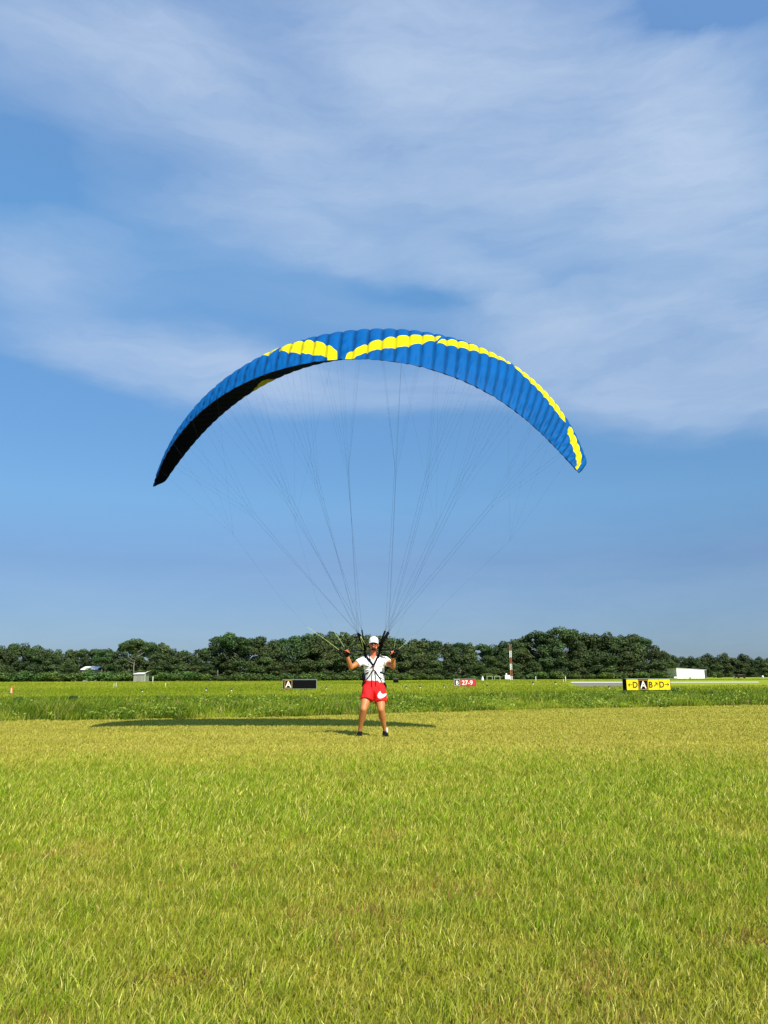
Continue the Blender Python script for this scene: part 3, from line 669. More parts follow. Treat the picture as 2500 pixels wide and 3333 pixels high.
# V neck: open the cloth over the throat
import bmesh
b_ = bmesh.new(); b_.from_mesh(shm)
vt = A(1215, 2147.5, 14.4); ztop = A(1216, 2133, 14.4).z; kill = []
for f_ in b_.faces:
    c_ = f_.calc_center_median(); hh = c_.z-vt.z
    if c_.y < 14.50 and hh > 0 and abs(c_.x-vt.x) < .012+hh*.72 and abs(c_.x-vt.x) < .085: kill.append(f_)
    elif c_.z > A(1216, 2134.5, 14.52).z and abs(c_.x-HC.x) < .085: kill.append(f_)
bmesh.ops.delete(b_, geom=kill, context='FACES'); b_.to_mesh(shm); b_.free()
M_shirt = mat('white_cotton', (.88, .88, .89), .85, .15, noise=(5, .03), bump=(60, .15, .004))
shirt = link_mesh('shirt', shm, M_shirt, pilot)
shirt_bvh_pts = None
# shorts
so = MB()
so.loft([A(1217, 2215, 14.52), A(1217, 2222, 14.52), A(1217, 2234, 14.52), A(1217, 2248, 14.52), A(1217, 2260, 14.52)], [(.182, .132), (.190, .142), (.205, .152), (.205, .150), (.16, .12)], n=30)
so.loft([A(1200, 2236, 14.50), A(1197, 2256, 14.46), A(1193.5, 2279.0, 14.41)], [(.112, .127), (.115, .130), (.116, .132)], n=24)
so.loft([A(1236, 2236, 14.50), A(1237.5, 2258, 14.46), A(1239.5, 2287, 14.40)], [(.112, .127), (.115, .130), (.114, .132)], n=24)
som = remeshed(so, 'shorts', .0065, 3, .5)
oc = np.zeros(len(som.vertices)*3, np.float32); som.vertices.foreach_get('co', oc); oc = oc.reshape(-1, 3)
on = np.zeros(len(som.vertices)*3, np.float32); som.vertices.foreach_get('normal', on); on = on.reshape(-1, 3)
fz = A(1217, 2215).z-oc[:, 2]; fold = np.sin(oc[:, 0]*70+np.sin(oc[:, 2]*30)*1.5)*.0045*np.clip(1-fz/.12, .15, 1)+np.sin(oc[:, 0]*38+oc[:, 2]*26)*.005*np.clip(fz/.2, 0, 1)
oc += on*fold[:, None]; som.vertices.foreach_set('co', oc.ravel())
z2p = lambda X_, Y_: (1120+.1085*X_, 2200+.1085*Y_)
SW = [z2p(*p_) for p_ in [(1090, 450), (1096, 490), (1112, 522), (1145, 545), (1190, 545), (1235, 533), (1275, 520), (1275, 560), (1240, 598), (1180, 640), (1110, 668), (1050, 666), (1015, 637), (1003, 590), (1018, 542), (1052, 492)]]
SW3 = [at(a, b, 14.36) for a, b in SW]; swp_ = [(p_.x, p_.z) for p_ in SW3]
sd_ = poly_sdf(oc[:, [0, 2]].astype(float), swp_); sd_ = np.where(oc[:, 1] < 14.47, sd_, -1)
a_ = som.attributes.new('sdf', 'FLOAT', 'POINT'); a_.data.foreach_set('value', sd_.astype(np.float32))
M_shorts = sdf_mat('red_shorts_cloth', (.78, .018, .020), (.82, .82, .82), .75, .15, bump=(50, .2, .004), var=.1)
shorts = link_mesh('shorts', som, M_shorts, pilot); prop(shorts, 'red shorts with a large white curved tick on one leg')
# shoes
def shoe(anklep, toe_dx, name='shoe'):
    c = Vector((anklep.x, anklep.y, 0)); d = Vector((toe_dx, -1, 0)).normalized()
    r = Matrix.Rotation(math.atan2(d.x, -d.y), 4, 'Z').to_3x3()
    mb = MB(); P_ = lambda y_, z_: c+d*y_+Vector((0, 0, z_))
    mb.loft([P_(-.085, .05), P_(-.05, .055), P_(.02, .052), P_(.09, .042), P_(.15, .034), P_(.19, .028)], [(.034, .045), (.041, .052), (.045, .048), (.050, .040), (.048, .032), (.036, .024)], n=18, up=(0, 0, 1), round_ends=True)
    mb.loft([P_(-.02, .05), P_(-.022, .085), P_(-.024, .105)], [(.042, .050), (.040, .046), (.040, .045)], n=16)
    o = link_mesh(name, remeshed(mb, name, .006, 4), mat('black_shoe_mesh', (.006, .006, .007), .8, .1, bump=(90, .4, .003)), pilot)
    s2 = MB(); s2.loft([P_(-.09, .012), P_(0, .012), P_(.10, .012), P_(.20, .014)], [(.036, .012), (.044, .012), (.052, .012), (.036, .012)], n=16, up=(0, 0, 1), round_ends=True)
    link_mesh('sole', s2.mesh('sole', True), mat('grey_shoe_sole', (.14, .14, .14), .7), None); so_ = bpy.data.objects[[k_ for k_ in bpy.data.objects.keys() if k_.startswith('sole')][-1]]
    so_.parent = o; so_.data.transform(Matrix.Translation(-PO))
    return P_
shoe(AL, -.12); Pr = shoe(AR, .16)
mb = MB(); mb.loft([AR+Vector((.034, -.015, -.035)), AR+Vector((.040, -.02, -.005)), AR+Vector((.034, -.01, .03))], [.016, .019, .014], n=10, up=(0, 1, 0), round_ends=True)
mb.build('sock', mat('white_sock', (.8, .8, .8), .9), pilot, True)
# cap
M_cap = mat('white_cap_cotton', (.88, .88, .88), .8, .15, noise=(6, .03))
cp_ = MB(); n_ = 28; tilt = Matrix.Rotation(math.radians(4), 3, 'X'); vv = []; ff = []
for i in range(10):
    th = math.pi/2*i/9*1.0
    for k in range(n_):
        a = 2*math.pi*k/n_; rr_ = math.cos(th)**.72
        vv.append(hp(0, .006, .030)+tilt@Vector((.090*rr_*math.cos(a), .106*rr_*math.sin(a), .098*math.sin(th))))
for i in range(9):
    for k in range(n_): ff.append((i*n_+k, i*n_+(k+1) % n_, (i+1)*n_+(k+1) % n_, (i+1)*n_+k))
cp_.add(vv, ff); cap = cp_.build('cap', M_cap, pilot, True)
cap.modifiers.new('t', 'SOLIDIFY').thickness = .003
br_ = MB(); vv = []; ff = []; nb_ = 18
for j in range(7):
    for i in range(nb_+1):
        a = math.pi*(1.10+.80*i/nb_); ext = .055*j/6*math.sin(math.pi*(i/nb_))**.55
        x_ = math.cos(a)*(.090-.0*j); y_ = math.sin(a)*.106-ext; z_ = .034-.030*(abs(x_)/.09)**2*(1 if j else .35)-.016*j/6
        vv.append(hp(0, .006, 0)+Vector((x_, y_, z_)))
for j in range(6):
    for i in range(nb_): ff.append((j*(nb_+1)+i, j*(nb_+1)+i+1, (j+1)*(nb_+1)+i+1, (j+1)*(nb_+1)+i))
br_.add(vv, ff); bo = br_.build('brim', M_cap, None, True); bo.parent = cap; bo.data.transform(Matrix.Translation(-PO))
bo.modifiers.new('t', 'SOLIDIFY').thickness = .003
# sunglasses
sg = MB()
for s_ in (-1, 1):
    sg.ell(hp(s_*.037, -.094, .002), (.036, .012, .026), Matrix.Rotation(s_*.28, 3, 'Z')); sg.loft([hp(s_*.066, -.080, .010), hp(s_*.081, -.03, .008), hp(s_*.083, .01, .004)], [(.004, .005)]*3, n=6)
sg.loft([hp(-.012, -.097, .010), hp(.012, -.097, .010)], [.004, .004], n=6)
sg.build('sunglasses', mat('dark_mirror_lens', (.01, .01, .012), .08, .8), pilot, True)
# beard
bd = MB(); bd.ell(hp(0, -.034, -.090), (.050, .056, .040)); 
for s_ in (-1, 1): bd.loft([hp(s_*.064, .004, -.045), hp(s_*.052, -.018, -.078), hp(s_*.034, -.044, -.094)], [(.014, .020), (.020, .022), (.024, .024)], n=10, round_ends=True)
bdm = remeshed(bd, 'beard', .005, 3)
b_ = bmesh.new(); b_.from_mesh(bdm)
kill = [f_ for f_ in b_.faces if (lambda q: q.z > -.076 and abs(q.x) < .042 and q.y < -.03)(f_.calc_center_median()-HC)]
bmesh.ops.delete(b_, geom=kill, context='FACES'); b_.to_mesh(bdm); b_.free()
M_hair = mat('brown_beard_hair', (.055, .020, .010), .8, .2, noise=(80, .4), bump=(200, .8, .004))
link_mesh('beard', bdm, M_hair, pilot)
mb = MB(); mb.loft([hp(-.036, -.078, -.056), hp(-.014, -.094, -.048), hp(.014, -.094, -.048), hp(.036, -.078, -.056)], [(.006, .006), (.006, .007), (.006, .007), (.006, .006)], n=8, round_ends=True)
mb.build('moustache', M_hair, pilot, True)
mb = MB()
for s_ in (-1, 1): mb.loft([hp(s_*.074, .012, .034), hp(s_*.076, .02, .0), hp(s_*.070, .04, -.05)], [(.010, .03), (.010, .030), (.008, .02)], n=8, round_ends=True)
mb.ell(hp(0, .062, -.012), (.070, .05, .055)); mb.build('hair', M_hair, pilot, True)

# harness, laid on the cloth
dg = bpy.context.evaluated_depsgraph_get(); dg.update()
def world_bvh(objs):
    vs = []; fs = []
    for o in objs:
        base = len(vs); T_ = PO
        vs += [v_.co+T_ for v_ in o.data.vertices]; fs += [[i+base for i in p_.vertices] for p_ in o.data.polygons]
    return BVHTree.FromPolygons(vs, fs)
bvh = world_bvh([shirt, shorts, body_o])
def on(px, py, off=.008, fall=14.42):
    d = ray(px, py).normalized(); h = bvh.ray_cast(CAM, d)
    if h[0] is None or h[0].y > 14.75: return at(px, py, fall)
    return h[0]-d*off
z1 = lambda X_, Y_: (1000+.2532*X_, 1980+.2532*Y_)
harness = MB()
def hs(pts, w, th=.006, k=5):
    P_ = []
    for a, b in zip(pts[:-1], pts[1:]):
        for i in range(k): P_.append(on(*z1(a[0]+(b[0]-a[0])*i/k, a[1]+(b[1]-a[1])*i/k)))
    P_.append(on(*z1(*pts[-1])))
    harness.loft(P_, [(w/2, th/2)]*len(P_), n=8, up=(0, 1, .05))
hs([(745, 555), (765, 625), (800, 668), (850, 735)], .034); hs([(935, 560), (905, 625), (880, 680), (852, 738)], .036)
hs([(790, 575), (805, 640), (812, 668)], .008); hs([(755, 640), (790, 680), (785, 745), (740, 748)], .006, .004)
hs([(905, 630), (960, 600), (1010, 588)], .020); hs([(745, 570), (715, 590), (690, 605)], .016)
hs([(885, 665), (930, 628), (975, 615), (1030, 612)], .005, .004)
hs([(845, 790), (800, 870), (762, 915), (740, 960)], .019); hs([(866, 795), (915, 870), (960, 945)], .019)
hs([(835, 815), (828, 880), (826, 950), (828, 1010)], .013); hs([(868, 815), (880, 880), (878, 950), (880, 1000)], .013)
hs([(930, 885), (965, 905), (1005, 940)], .008); hs([(1000, 850), (965, 832), (935, 822)], .030); hs([(745, 850), (765, 832), (790, 822)], .022)
harn = empty('harness', (0, 0, 0)); harn.parent = pilot
def hpart(mb, name, mt):
    o = mb.build(name, mt, None, True); o.parent = harn; o.data.transform(Matrix.Translation(-PO)); return o
hpart(harness, 'webbing', M_black)
mb = MB(); mb.box(on(1215.5, 2167.5, .014), (.045, .012, .03)); hpart(mb, 'strap_adjuster', M_blackpl)
mb = MB(); mb.ell(on(1205.5, 2148.5, .012), (.014, .010, .018)); mb.box(on(1203.5, 2146, .012), (.02, .01, .03)); hpart(mb, 'strap_adjuster', M_blackpl)
mb = MB(); mb.box(on(1215.8, 2179, .014), (.026, .014, .040)); mb.ell(on(1211, 2170, .012), (.022, .009, .010)); mb.box(on(1208, 2172, .014), (.02, .008, .008))
hpart(mb, 'chest_buckle', mat('red_buckle', (.30, .02, .015), .4, .5))
mb = MB()   # hip pads, seat board and bag behind the back
mb.loft([A(1189.5, 2188, 14.58), A(1187, 2203, 14.56), A(1187, 2212, 14.54)], [(.035, .06), (.055, .09), (.045, .08)], n=12, round_ends=True)
mb.loft([A(1248, 2186, 14.56), A(1251, 2196, 14.56)], [(.020, .05), (.018, .06)], n=12, round_ends=True)
mb.loft([A(1183, 2222, 14.50), A(1181, 2230, 14.48)], [(.022, .06), (.018, .06)], n=10, round_ends=True)
mb.loft([A(1252, 2224, 14.52), A(1255.5, 2233, 14.50), A(1256, 2243, 14.50)], [(.014, .05), (.020, .06), (.010, .04)], n=10, round_ends=True)
mb.loft([A(1217, 2150, 14.72), A(1217, 2175, 14.76), A(1217, 2205, 14.78), A(1217, 2235, 14.74)], [(.11, .06), (.15, .10), (.17, .12), (.15, .10)], n=20, round_ends=True)
hpart(mb, 'padding', mat('black_harness_cloth', (.005, .005, .006), .9, .1))
for pts_ in ([at(1146, 2117, 14.36), at(1165, 2117.3, 14.40), at(1186, 2118, 14.44)], [at(1241, 2116, 14.42), at(1255, 2115, 14.36), at(1269, 2114.5, 14.30)]):
    mb = MB(); mb.loft(pts_, [(.016, .014)]*3, n=8, round_ends=True); hpart(mb, 'hang_arm', M_blackpl)
mb = MB()
for pts_ in ([at(1186, 2118, 14.43), on(1188, 2134, .01, 14.44), on(1190, 2142, .01, 14.44)], [at(1237, 2119, 14.42), on(1234, 2134, .01, 14.43), on(1231, 2142, .01, 14.43)]):
    mb.loft(pts_, [(.014, .006)]*3, n=8); hpart(mb, 'shoulder_strap', M_black); mb = MB()
mb.loft([at(1246, 2122, 14.46), at(1251, 2128, 14.47), on(1256, 2133, .004, 14.5)], [(.008, .005)]*3, n=6)
mb.loft([at(1240, 2123, 14.45), at(1245, 2129, 14.46), on(1250, 2135, .004, 14.5)], [(.008, .005)]*3, n=6)
hpart(mb, 'shoulder_strap', M_black)

# ------------------------------------------------------------------ airfield signs
M_yel = mat('yellow_sign_face', (.82, .60, .005), .45, .4, noise=(3, .06)); M_blk = mat('black_sign_face', (.004, .004, .005), .85, .08)
M_red = mat('red_sign_face', (.50, .03, .035), .45, .4, noise=(3, .08)); M_wht = mat('white_lettering', (.82, .80, .72), .5); M_ink = mat('black_lettering', (.03, .018, .01), .5)
M_cab = mat('black_sign_cabinet', (.005, .005, .005), .85, .08); M_rim = mat('pale_green_sign_rim', (.22, .28, .20), .5); M_orn = mat('orange_border', (.55, .25, .03), .5)
M_fsh = mat('faded_sign_face', (.75, .74, .60), .5)
def glyph(ch, size, x, z, y, mt, par, name='lettering', bold=0.0):
    cu = bpy.data.curves.new('g', 'FONT'); cu.body = ch; cu.size = size; cu.align_x = 'CENTER'; cu.align_y = 'CENTER'; cu.extrude = .004; cu.offset = bold
    o = bpy.data.objects.new('g', cu); COL.objects.link(o); d = bpy.context.evaluated_depsgraph_get(); d.update()
    me = bpy.data.meshes.new_from_object(o.evaluated_get(d)); bpy.data.objects.remove(o)
    zs = [v_.co.y for v_ in me.vertices]; xs_ = [v_.co.x for v_ in me.vertices]; cz = (max(zs)+min(zs))/2; cx_ = (max(xs_)+min(xs_))/2
    me.transform(Matrix.Translation((-cx_, -cz, 0))); me.transform(Matrix.Rotation(math.pi/2, 4, 'X')); me.transform(Matrix.Translation((x, y, z)))
    me.materials.clear(); me.materials.append(mt); q = bpy.data.objects.new(name, me); COL.objects.link(q); q.parent = par; return q
def arrow(x, z, y, s, ang, mt, par):
    mb = MB(); R_ = Matrix.Rotation(-ang, 3, 'Y'); t = .16*s
    def bar(p_, q_):
        p_, q_ = Vector(p_), Vector(q_); d = (q_-p_).normalized(); nrm = Vector((-d.z, 0, d.x))*t/2
        v_ = [p_-nrm, q_-nrm, q_+nrm, p_+nrm]; v_ = [Vector((x, y, z))+R_@w_ for w_ in v_]
        mb.add(v_+[w_+Vector((0, .004, 0)) for w_ in v_], [(0, 1, 2, 3), (7, 6, 5, 4), (0, 4, 5, 1), (1, 5, 6, 2), (2, 6, 7, 3), (3, 7, 4, 0)])
    bar((-.5*s, 0, 0), (.44*s, 0, 0)); bar((.16*s, -.0015, .34*s), (.5*s, -.0015, -.02*s)); bar((.16*s, -.003, -.34*s), (.5*s, -.003, .02*s))
    o = mb.build('arrow', mt, None); o.parent = par; return o
def sign(name, label, cat, xl, xr, ytop, ybase, Y, panels, depth, yaw=0, gap=.1, group=None, cab=M_cab):
    pl, pr = at(xl, ybase, Y), at(xr, ybase, Y); W_ = (pr.x-pl.x)/math.cos(yaw); Ht = at((xl+xr)/2, ytop, Y).z; cx_ = (pl.x+pr.x)/2
    root = empty(name, (cx_, Y, 0), label, cat, group); root.rotation_euler.z = yaw
    z0 = gap; H_ = Ht-z0
    def put(mb, nm, mt, par=root): o = mb.build(nm, mt, None); o.parent = par; return o
    mb = MB(); mb.box((0, depth/2, z0+H_/2), (W_+.06, depth, H_+.05)); put(mb, 'cabinet', cab)
    for sx_ in (-.38, .38):
        mb = MB(); mb.loft([(sx_*W_, depth/2, 0), (sx_*W_, depth/2, z0)], [.04, .04], n=8); put(mb, 'leg', M_grey)
    mb = MB(); mb.box((0, depth/2, z0+H_+.04), (W_+.10, depth+.04, .03)); put(mb, 'top_rail', M_rim)
    x_ = -W_/2
    for (w_, fm, txt, tm, border, fs) in panels:
        pw = W_*w_; xc = x_+pw/2; mb = MB(); mb.box((xc, -.008, z0+H_/2), (pw-.02, .016, H_-.02)); fo = put(mb, 'face_panel', fm)
        if border:
            bw = .05*H_
            mb = MB()
            for bx, bz, ww, hh_ in ((xc, z0+H_-.07*H_, pw-.08, bw), (xc, z0+.07*H_, pw-.08, bw), (xc-pw/2+.07*H_, z0+H_/2, bw, H_-.14*H_-bw), (xc+pw/2-.07*H_, z0+H_/2, bw, H_-.14*H_-bw)):
                mb.box((bx, -.019, bz), (ww, .006, hh_))
            put(mb, 'border', border, fo)
        for (ch, ox, sz, ang) in txt:
            if ch == '>': arrow(xc+ox*pw, z0+H_*.5, -.022, sz*H_, ang, tm, fo)
            else: glyph(ch, sz*H_, xc+ox*pw, z0+H_*.5, -.020, tm, fo, bold=.018*H_)
        x_ += pw
    return root
sign('direction_sign', 'yellow airfield sign with arrows, letters D, B, D and a black A panel', 'sign', 2033, 2192, 2211, 2250, 50,
     [(.265, M_yel, [('>', -.18, .42, math.pi), ('D', .23, .78, 0)], M_ink, None, 0), (.225, M_blk, [('A', 0, .95, 0)], M_fsh, M_orn, 0),
      (.245, M_yel, [('B', -.26, .78, 0), ('>', .20, .50, math.radians(42))], M_ink, None, 0), (.265, M_yel, [('D', -.25, .78, 0), ('>', .20, .42, 0)], M_ink, None, 0)], .36, math.radians(17), .16)
sign('location_sign', 'long black airfield sign with one orange-edged A panel, left of the pilot', 'sign', 921, 1030, 2213, 2239, 62,
     [(.04, M_blk, [], M_wht, None, 0), (.24, M_blk, [('A', 0, 1.0, 0)], M_fsh, M_orn, 0), (.72, M_blk, [], M_wht, None, 0)], .25, 0, .16, cab=M_rim)
sign('runway_sign', 'red airfield sign reading 27-9 with a black and white panel at its left end', 'sign', 1477, 1549, 2211, 2233, 72,
     [(.30, M_blk, [('B', .05, .80, 0)], M_wht, M_fsh, 0), (.70, M_red, [('27-9', -.05, .92, 0)], M_wht, None, 0)], .25, 0, .18, cab=mat('dark_red_cabinet', (.32, .05, .035), .5))
# small dark box beside the pilot
r_ = empty('equipment_box', (at(1288.5, 2222, 118).x, 118, 0), 'small plain black box on posts at right of the pilot\'s waist', 'box')
def putr(root, mb, nm, mt, smooth=False):
    o = mb.build(nm, mt, None, smooth); o.parent = root; return o
mb = MB(); mb.box((0, 0, .42), (.80, .3, .52)); putr(r_, mb, 'housing', M_cab)
mb = MB(); mb.box((0, 0, .70), (.9, .4, .04)); putr(r_, mb, 'lid', M_rim)
for s_ in (-1, 1):
    mb = MB(); mb.loft([(s_*.3, 0, 0), (s_*.3, 0, .18)], [.03, .03], n=8); putr(r_, mb, 'leg', M_grey)

# runway edge lights and markers
M_stake = mat('pale_yellow_stake', (.62, .64, .42), .6); M_lens = mat('dark_lamp_cap', (.03, .03, .03), .3, .5)
def edge_light():
    root = empty('edge_light', (0, 0, 0), 'x', 'runway light', 'small lights in the airfield grass')
    mb = MB(); mb.loft([(0, 0, 0), (0, 0, .17)], [.045, .055], n=10); putr(root, mb, 'stake', M_stake, True)
    mb = MB(); mb.loft([(0, 0, .165), (0, 0, .22), (0, 0, .27), (0, 0, .29)], [.075, .085, .06, .02], n=12); putr(root, mb, 'lamp_cap', M_lens, True)
    return root
def copy_thing(root):
    r = root.copy(); COL.objects.link(r)
    for ch in root.children:
        c = ch.copy(); COL.objects.link(c); c.parent = r
        for g_ in ch.children:
            d = g_.copy(); COL.objects.link(d); d.parent = c
    return r
L0 = edge_light(); used = False
spots = [(463, 2258, 56, 'runway light with a dark cap standing in the grass below the grey shed'),
         (671, 2252, 60, 'dark-capped runway light left of the long black sign, nearer the left edge'),
         (753, 2254, 58, 'dark-capped runway light next left of the long black sign'),
         (1063, 2247, 66, 'pale low runway light just right of the long black sign'),
         (1323, 2246, 66, 'low dark runway light just right of the pilot\'s shorts'),
         (1368, 2246, 68, 'thin yellowish runway light second right of the pilot'),
         (1446, 2243, 70, 'low runway light in front of the left end of the red sign'),
         (1587, 2243, 70, 'low runway light right of the red sign'),
         (1735, 2233, 90, 'low runway light right of the striped mast, farther from the yellow sign'),
         (1809, 2232, 92, 'low runway light midway between the striped mast and yellow sign'),
         (1984, 2247, 62, 'low runway light just left of the yellow sign')]
for (px, pb, Y, lab) in spots:
    r = L0 if not used else copy_thing(L0); used = True
    p = at(px, pb, Y); r.location = (p.x, Y, 0); r['label'] = lab; s_ = Y/60*.95; r.scale = (s_, s_, s_); r.rotation_euler.z = random.random()*6
P0 = empty('marker_post', (0, 0, 0), 'tall pale marker post standing far out in the grass right of the shed', 'marker post', 'pale marker posts in the grass')
mb = MB(); mb.loft([(0, 0, 0), (0, 0, 1.15)], [.07, .06], n=10); putr(P0, mb, 'post', M_stake, True)
mb = MB(); mb.loft([(0, 0, 1.15), (0, 0, 1.25)], [.065, .02], n=10); putr(P0, mb, 'post_cap', M_white, True)
P0.location = (at(496, 2240, 130).x, 130, 0)
for (px, Y, sc_, lab) in ((371, 80, .38, 'short pale marker post, left one of a close pair left of the shed'), (378, 79, .45, 'short pale marker post, right one of a close pair left of the shed'), (539, 78, .42, 'short pale marker post in the grass right of the tall post'),
                       (1745, 120, .8, 'pale marker post right of the striped mast by the tree line'), (1835, 110, .5, 'shorter of two pale marker posts left of the yellow sign'), (1842, 108, .8, 'taller of two pale marker posts left of the yellow sign')):
    r = copy_thing(P0); r.location = (at(px, 2230, Y).x, Y, 0); r.scale = (sc_,)*3; r['label'] = lab
# orange marker at far left
om = empty('orange_marker', (at(37, 2262, 52).x, 52, 0), 'orange upright marker with a lit pale stripe at the far left of the airfield', 'marker')
M_or = mat('orange_plastic', (.60, .16, .05), .5); mb = MB(); mb.loft([(0, 0, 0), (0, 0, .05), (0, 0, .46), (0, 0, .5)], [.09, .06, .05, .03], n=12); putr(om, mb, 'tube', M_or, True)
mb = MB(); mb.box((0, 0, .015), (.42, .3, .03)); putr(om, mb, 'foot', M_or)
mb = MB(); mb.box((0, -.09, .25), (.06, .01, .3)); putr(om, mb, 'stripe', mat('pale_stripe', (.8, .6, .4), .5))
mb = MB(); mb.box((.03, 0, .50), (.16, .10, .05)); putr(om, mb, 'lamp', mat('amber_lamp', (.5, .2, .05), .4))

# mast
MY = 205; mroot = empty('striped_mast', (at(1665, 2215, MY).x, MY, 0), 'tall red and white banded lattice mast at the edge of the trees', 'mast')
M_mr = mat('red_oxide_paint', (.36, .13, .07), .6, noise=(2, .15)); Hm = at(1665, 2104, MY).z
bands = [0, .115, .30, .48, .67, .87, 1.0]; mw = .44
for bi in range(6):
    z0, z1_ = bands[bi]*Hm, bands[bi+1]*Hm; mb = MB()
    for cx_, cy_ in ((-mw/2, 0), (mw/2, 0), (0, .36)): mb.loft([(cx_, cy_, z0), (cx_, cy_, z1_)], [.07, .07], n=8)
    nz_ = max(2, int((z1_-z0)/.5))
    for i in range(nz_):
        a, b = z0+(z1_-z0)*i/nz_, z0+(z1_-z0)*(i+1)/nz_
        for p_, q_ in (((-mw/2, 0), (mw/2, 0)), ((mw/2, 0), (0, .36)), ((0, .36), (-mw/2, 0))):
            mb.loft([(*p_, a), (*q_, b)], [.03, .03], n=5); mb.loft([(*p_, b), (*q_, b)], [.025, .025], n=5)
    putr(mroot, mb, 'red_section' if bi in (1, 3, 5) else 'white_section', M_mr if bi in (1, 3, 5) else M_white)
mb = MB()
for a_, b_2 in (((-.15, 0, Hm), (-.42, 0, Hm+.75)), ((.15, 0, Hm), (.42, 0, Hm+.6)), ((0, .1, Hm), (0, .1, Hm+.4)), ((-.55, 0, Hm+.8), (-.25, 0, Hm+.55))): mb.loft([a_, b_2], [.05, .04], n=6)
putr(mroot, mb, 'antenna', M_grey)
cab_ = empty('equipment_cabinet', (at(1652, 2214, 203).x, 203, 0), 'white equipment cabinet with a small dome at the foot of the striped mast', 'cabinet')
mb = MB(); mb.box((0, 0, .75), (1.25, .8, 1.0)); putr(cab_, mb, 'housing', M_white); mb = MB(); mb.ell((-.25, 0, 1.4), (.22, .22, .35)); putr(cab_, mb, 'dome', M_white, True)
for s_ in (-.5, .5):
    mb = MB(); mb.loft([(s_, 0, 0), (s_, 0, .25)], [.06, .06], n=6); putr(cab_, mb, 'leg', M_grey)
wc = empty('white_marker', (at(1571, 2216, 175).x, 175, 0), 'small white pointed marker in the grass right of the red sign', 'marker')
mb = MB(); mb.loft([(0, 0, 0), (0, 0, .35), (0, 0, .8), (0, 0, 1.0)], [.30, .30, .14, .03], n=14); putr(wc, mb, 'cone', M_white, True); mb = MB(); mb.loft([(0, 0, 0), (0, 0, .06)], [.36, .36], n=14); putr(wc, mb, 'base', M_white)
M_frm = mat('pale_green_frame', (.40, .46, .30), .6)
for i, (px, lab) in enumerate(((1594, 'left of two low open pale frames beside the striped mast'), (1619, 'right of two low open pale frames beside the striped mast'))):
    fr_ = empty('open_frame', (at(px, 2214, 200).x, 200, 0), lab, 'frame', 'low frames by the mast')
    for s_ in (-.68, .68):
        mb = MB(); mb.loft([(s_, 0, 0), (s_, 0, .98)], [.07, .07], n=6); putr(fr_, mb, 'post', M_frm)
    mb = MB(); mb.loft([(-.72, 0, 1.0), (.72, 0, 1.0)], [.06, .06], n=6); putr(fr_, mb, 'crossbar', M_frm)

# white hangar and things near it
HY = 262; hl, hr_ = at(2205, 2216, HY), at(2302, 2216, HY); hw = hr_.x-hl.x; zt = at(2210, 2175, HY).z; zt2 = at(2300, 2181, HY).z
hg = empty('white_hangar', ((hl.x+hr_.x)/2, HY, 0), 'plain white box-shaped building at the edge of the trees on the right', 'building'); hg.rotation_euler.z = math.radians(0)
M_hw = mat('white_hangar_sheet', (.88, .88, .88), .6, .2, noise=(.6, .04))
mb = MB(); a = hw/2; D_ = 9
mb.add([(-a, 0, 0), (a, 0, 0), (a, 0, zt2), (-a, 0, zt), (-a, D_, 0), (a, D_, 0), (a, D_, zt2), (-a, D_, zt)], [(0, 1, 2, 3), (5, 4, 7, 6), (1, 5, 6, 2), (4, 0, 3, 7)]); putr(hg, mb, 'wall', M_hw)
mb = MB(); mb.add([(-a-.1, -.12, zt+.03), (a+.1, -.12, zt2+.03), (a+.1, D_+.1, zt2+.03), (-a-.1, D_+.1, zt+.03), (-a-.1, -.12, zt+.13), (a+.1, -.12, zt2+.13), (a+.1, D_+.1, zt2+.13), (-a-.1, D_+.1, zt+.13)], [(0, 1, 5, 4), (1, 2, 6, 5), (2, 3, 7, 6), (3, 0, 4, 7), (4, 5, 6, 7), (3, 2, 1, 0)]); putr(hg, mb, 'roof', mat('pale_roof_sheet', (.6, .6, .6), .5))
mb = MB(); mb.box((a-.35, -.06, zt2*.5), (.6, .05, zt2-.2)); putr(hg, mb, 'dark_end_panel', mat('dark_door_sheet', (.05, .05, .055), .6))
mb = MB(); mb.box((-a-.55, -.3, .35), (1.3, .6, .5)); putr(hg, mb, 'tank', M_white)
vh = empty('parked_truck', (at(2412, 2216, 245).x, 245, 0), 'low black flatbed vehicle parked in front of the far trees on the right', 'vehicle')
mb = MB(); mb.box((0, 0, .72), (2.9, 1.3, .38)); mb.box((-.1, 0, 1.02), (2.3, 1.1, .30)); putr(vh, mb, 'body', M_blackpl)
mb = MB(); mb.box((-.3, -.56, 1.12), (1.5, .05, .16)); putr(vh, mb, 'window', mat('dull_window', (.16, .10, .09), .2, .6))
for s_ in (-1, 1):
    mb = MB(); mb.loft([(s_*.9, -.68, .33), (s_*.9, -.50, .33)], [.33, .33], n=16, up=(0, 0, 1)); putr(vh, mb, 'wheel', mat('black_tyre', (.01, .01, .01), .8), True)
bw_ = empty('white_box', (at(2393, 2216, 246).x, 246, 0), 'small white box beside the left end of the black vehicle', 'box')
mb = MB(); mb.box((0, 0, .4), (.5, .5, .55)); putr(bw_, mb, 'housing', M_white); mb = MB(); mb.box((0, 0, .06), (.6, .6, .12)); putr(bw_, mb, 'plinth', M_grey)
bw2 = empty('white_box', (at(2484, 2214, 246).x, 246, 0), 'small white box alone in the grass near the right edge', 'box')
mb = MB(); mb.ell((0, 0, .5), (.32, .3, .4)); putr(bw2, mb, 'dome', M_white, True); mb = MB(); mb.box((0, 0, .06), (.6, .6, .12)); putr(bw2, mb, 'plinth', M_grey)

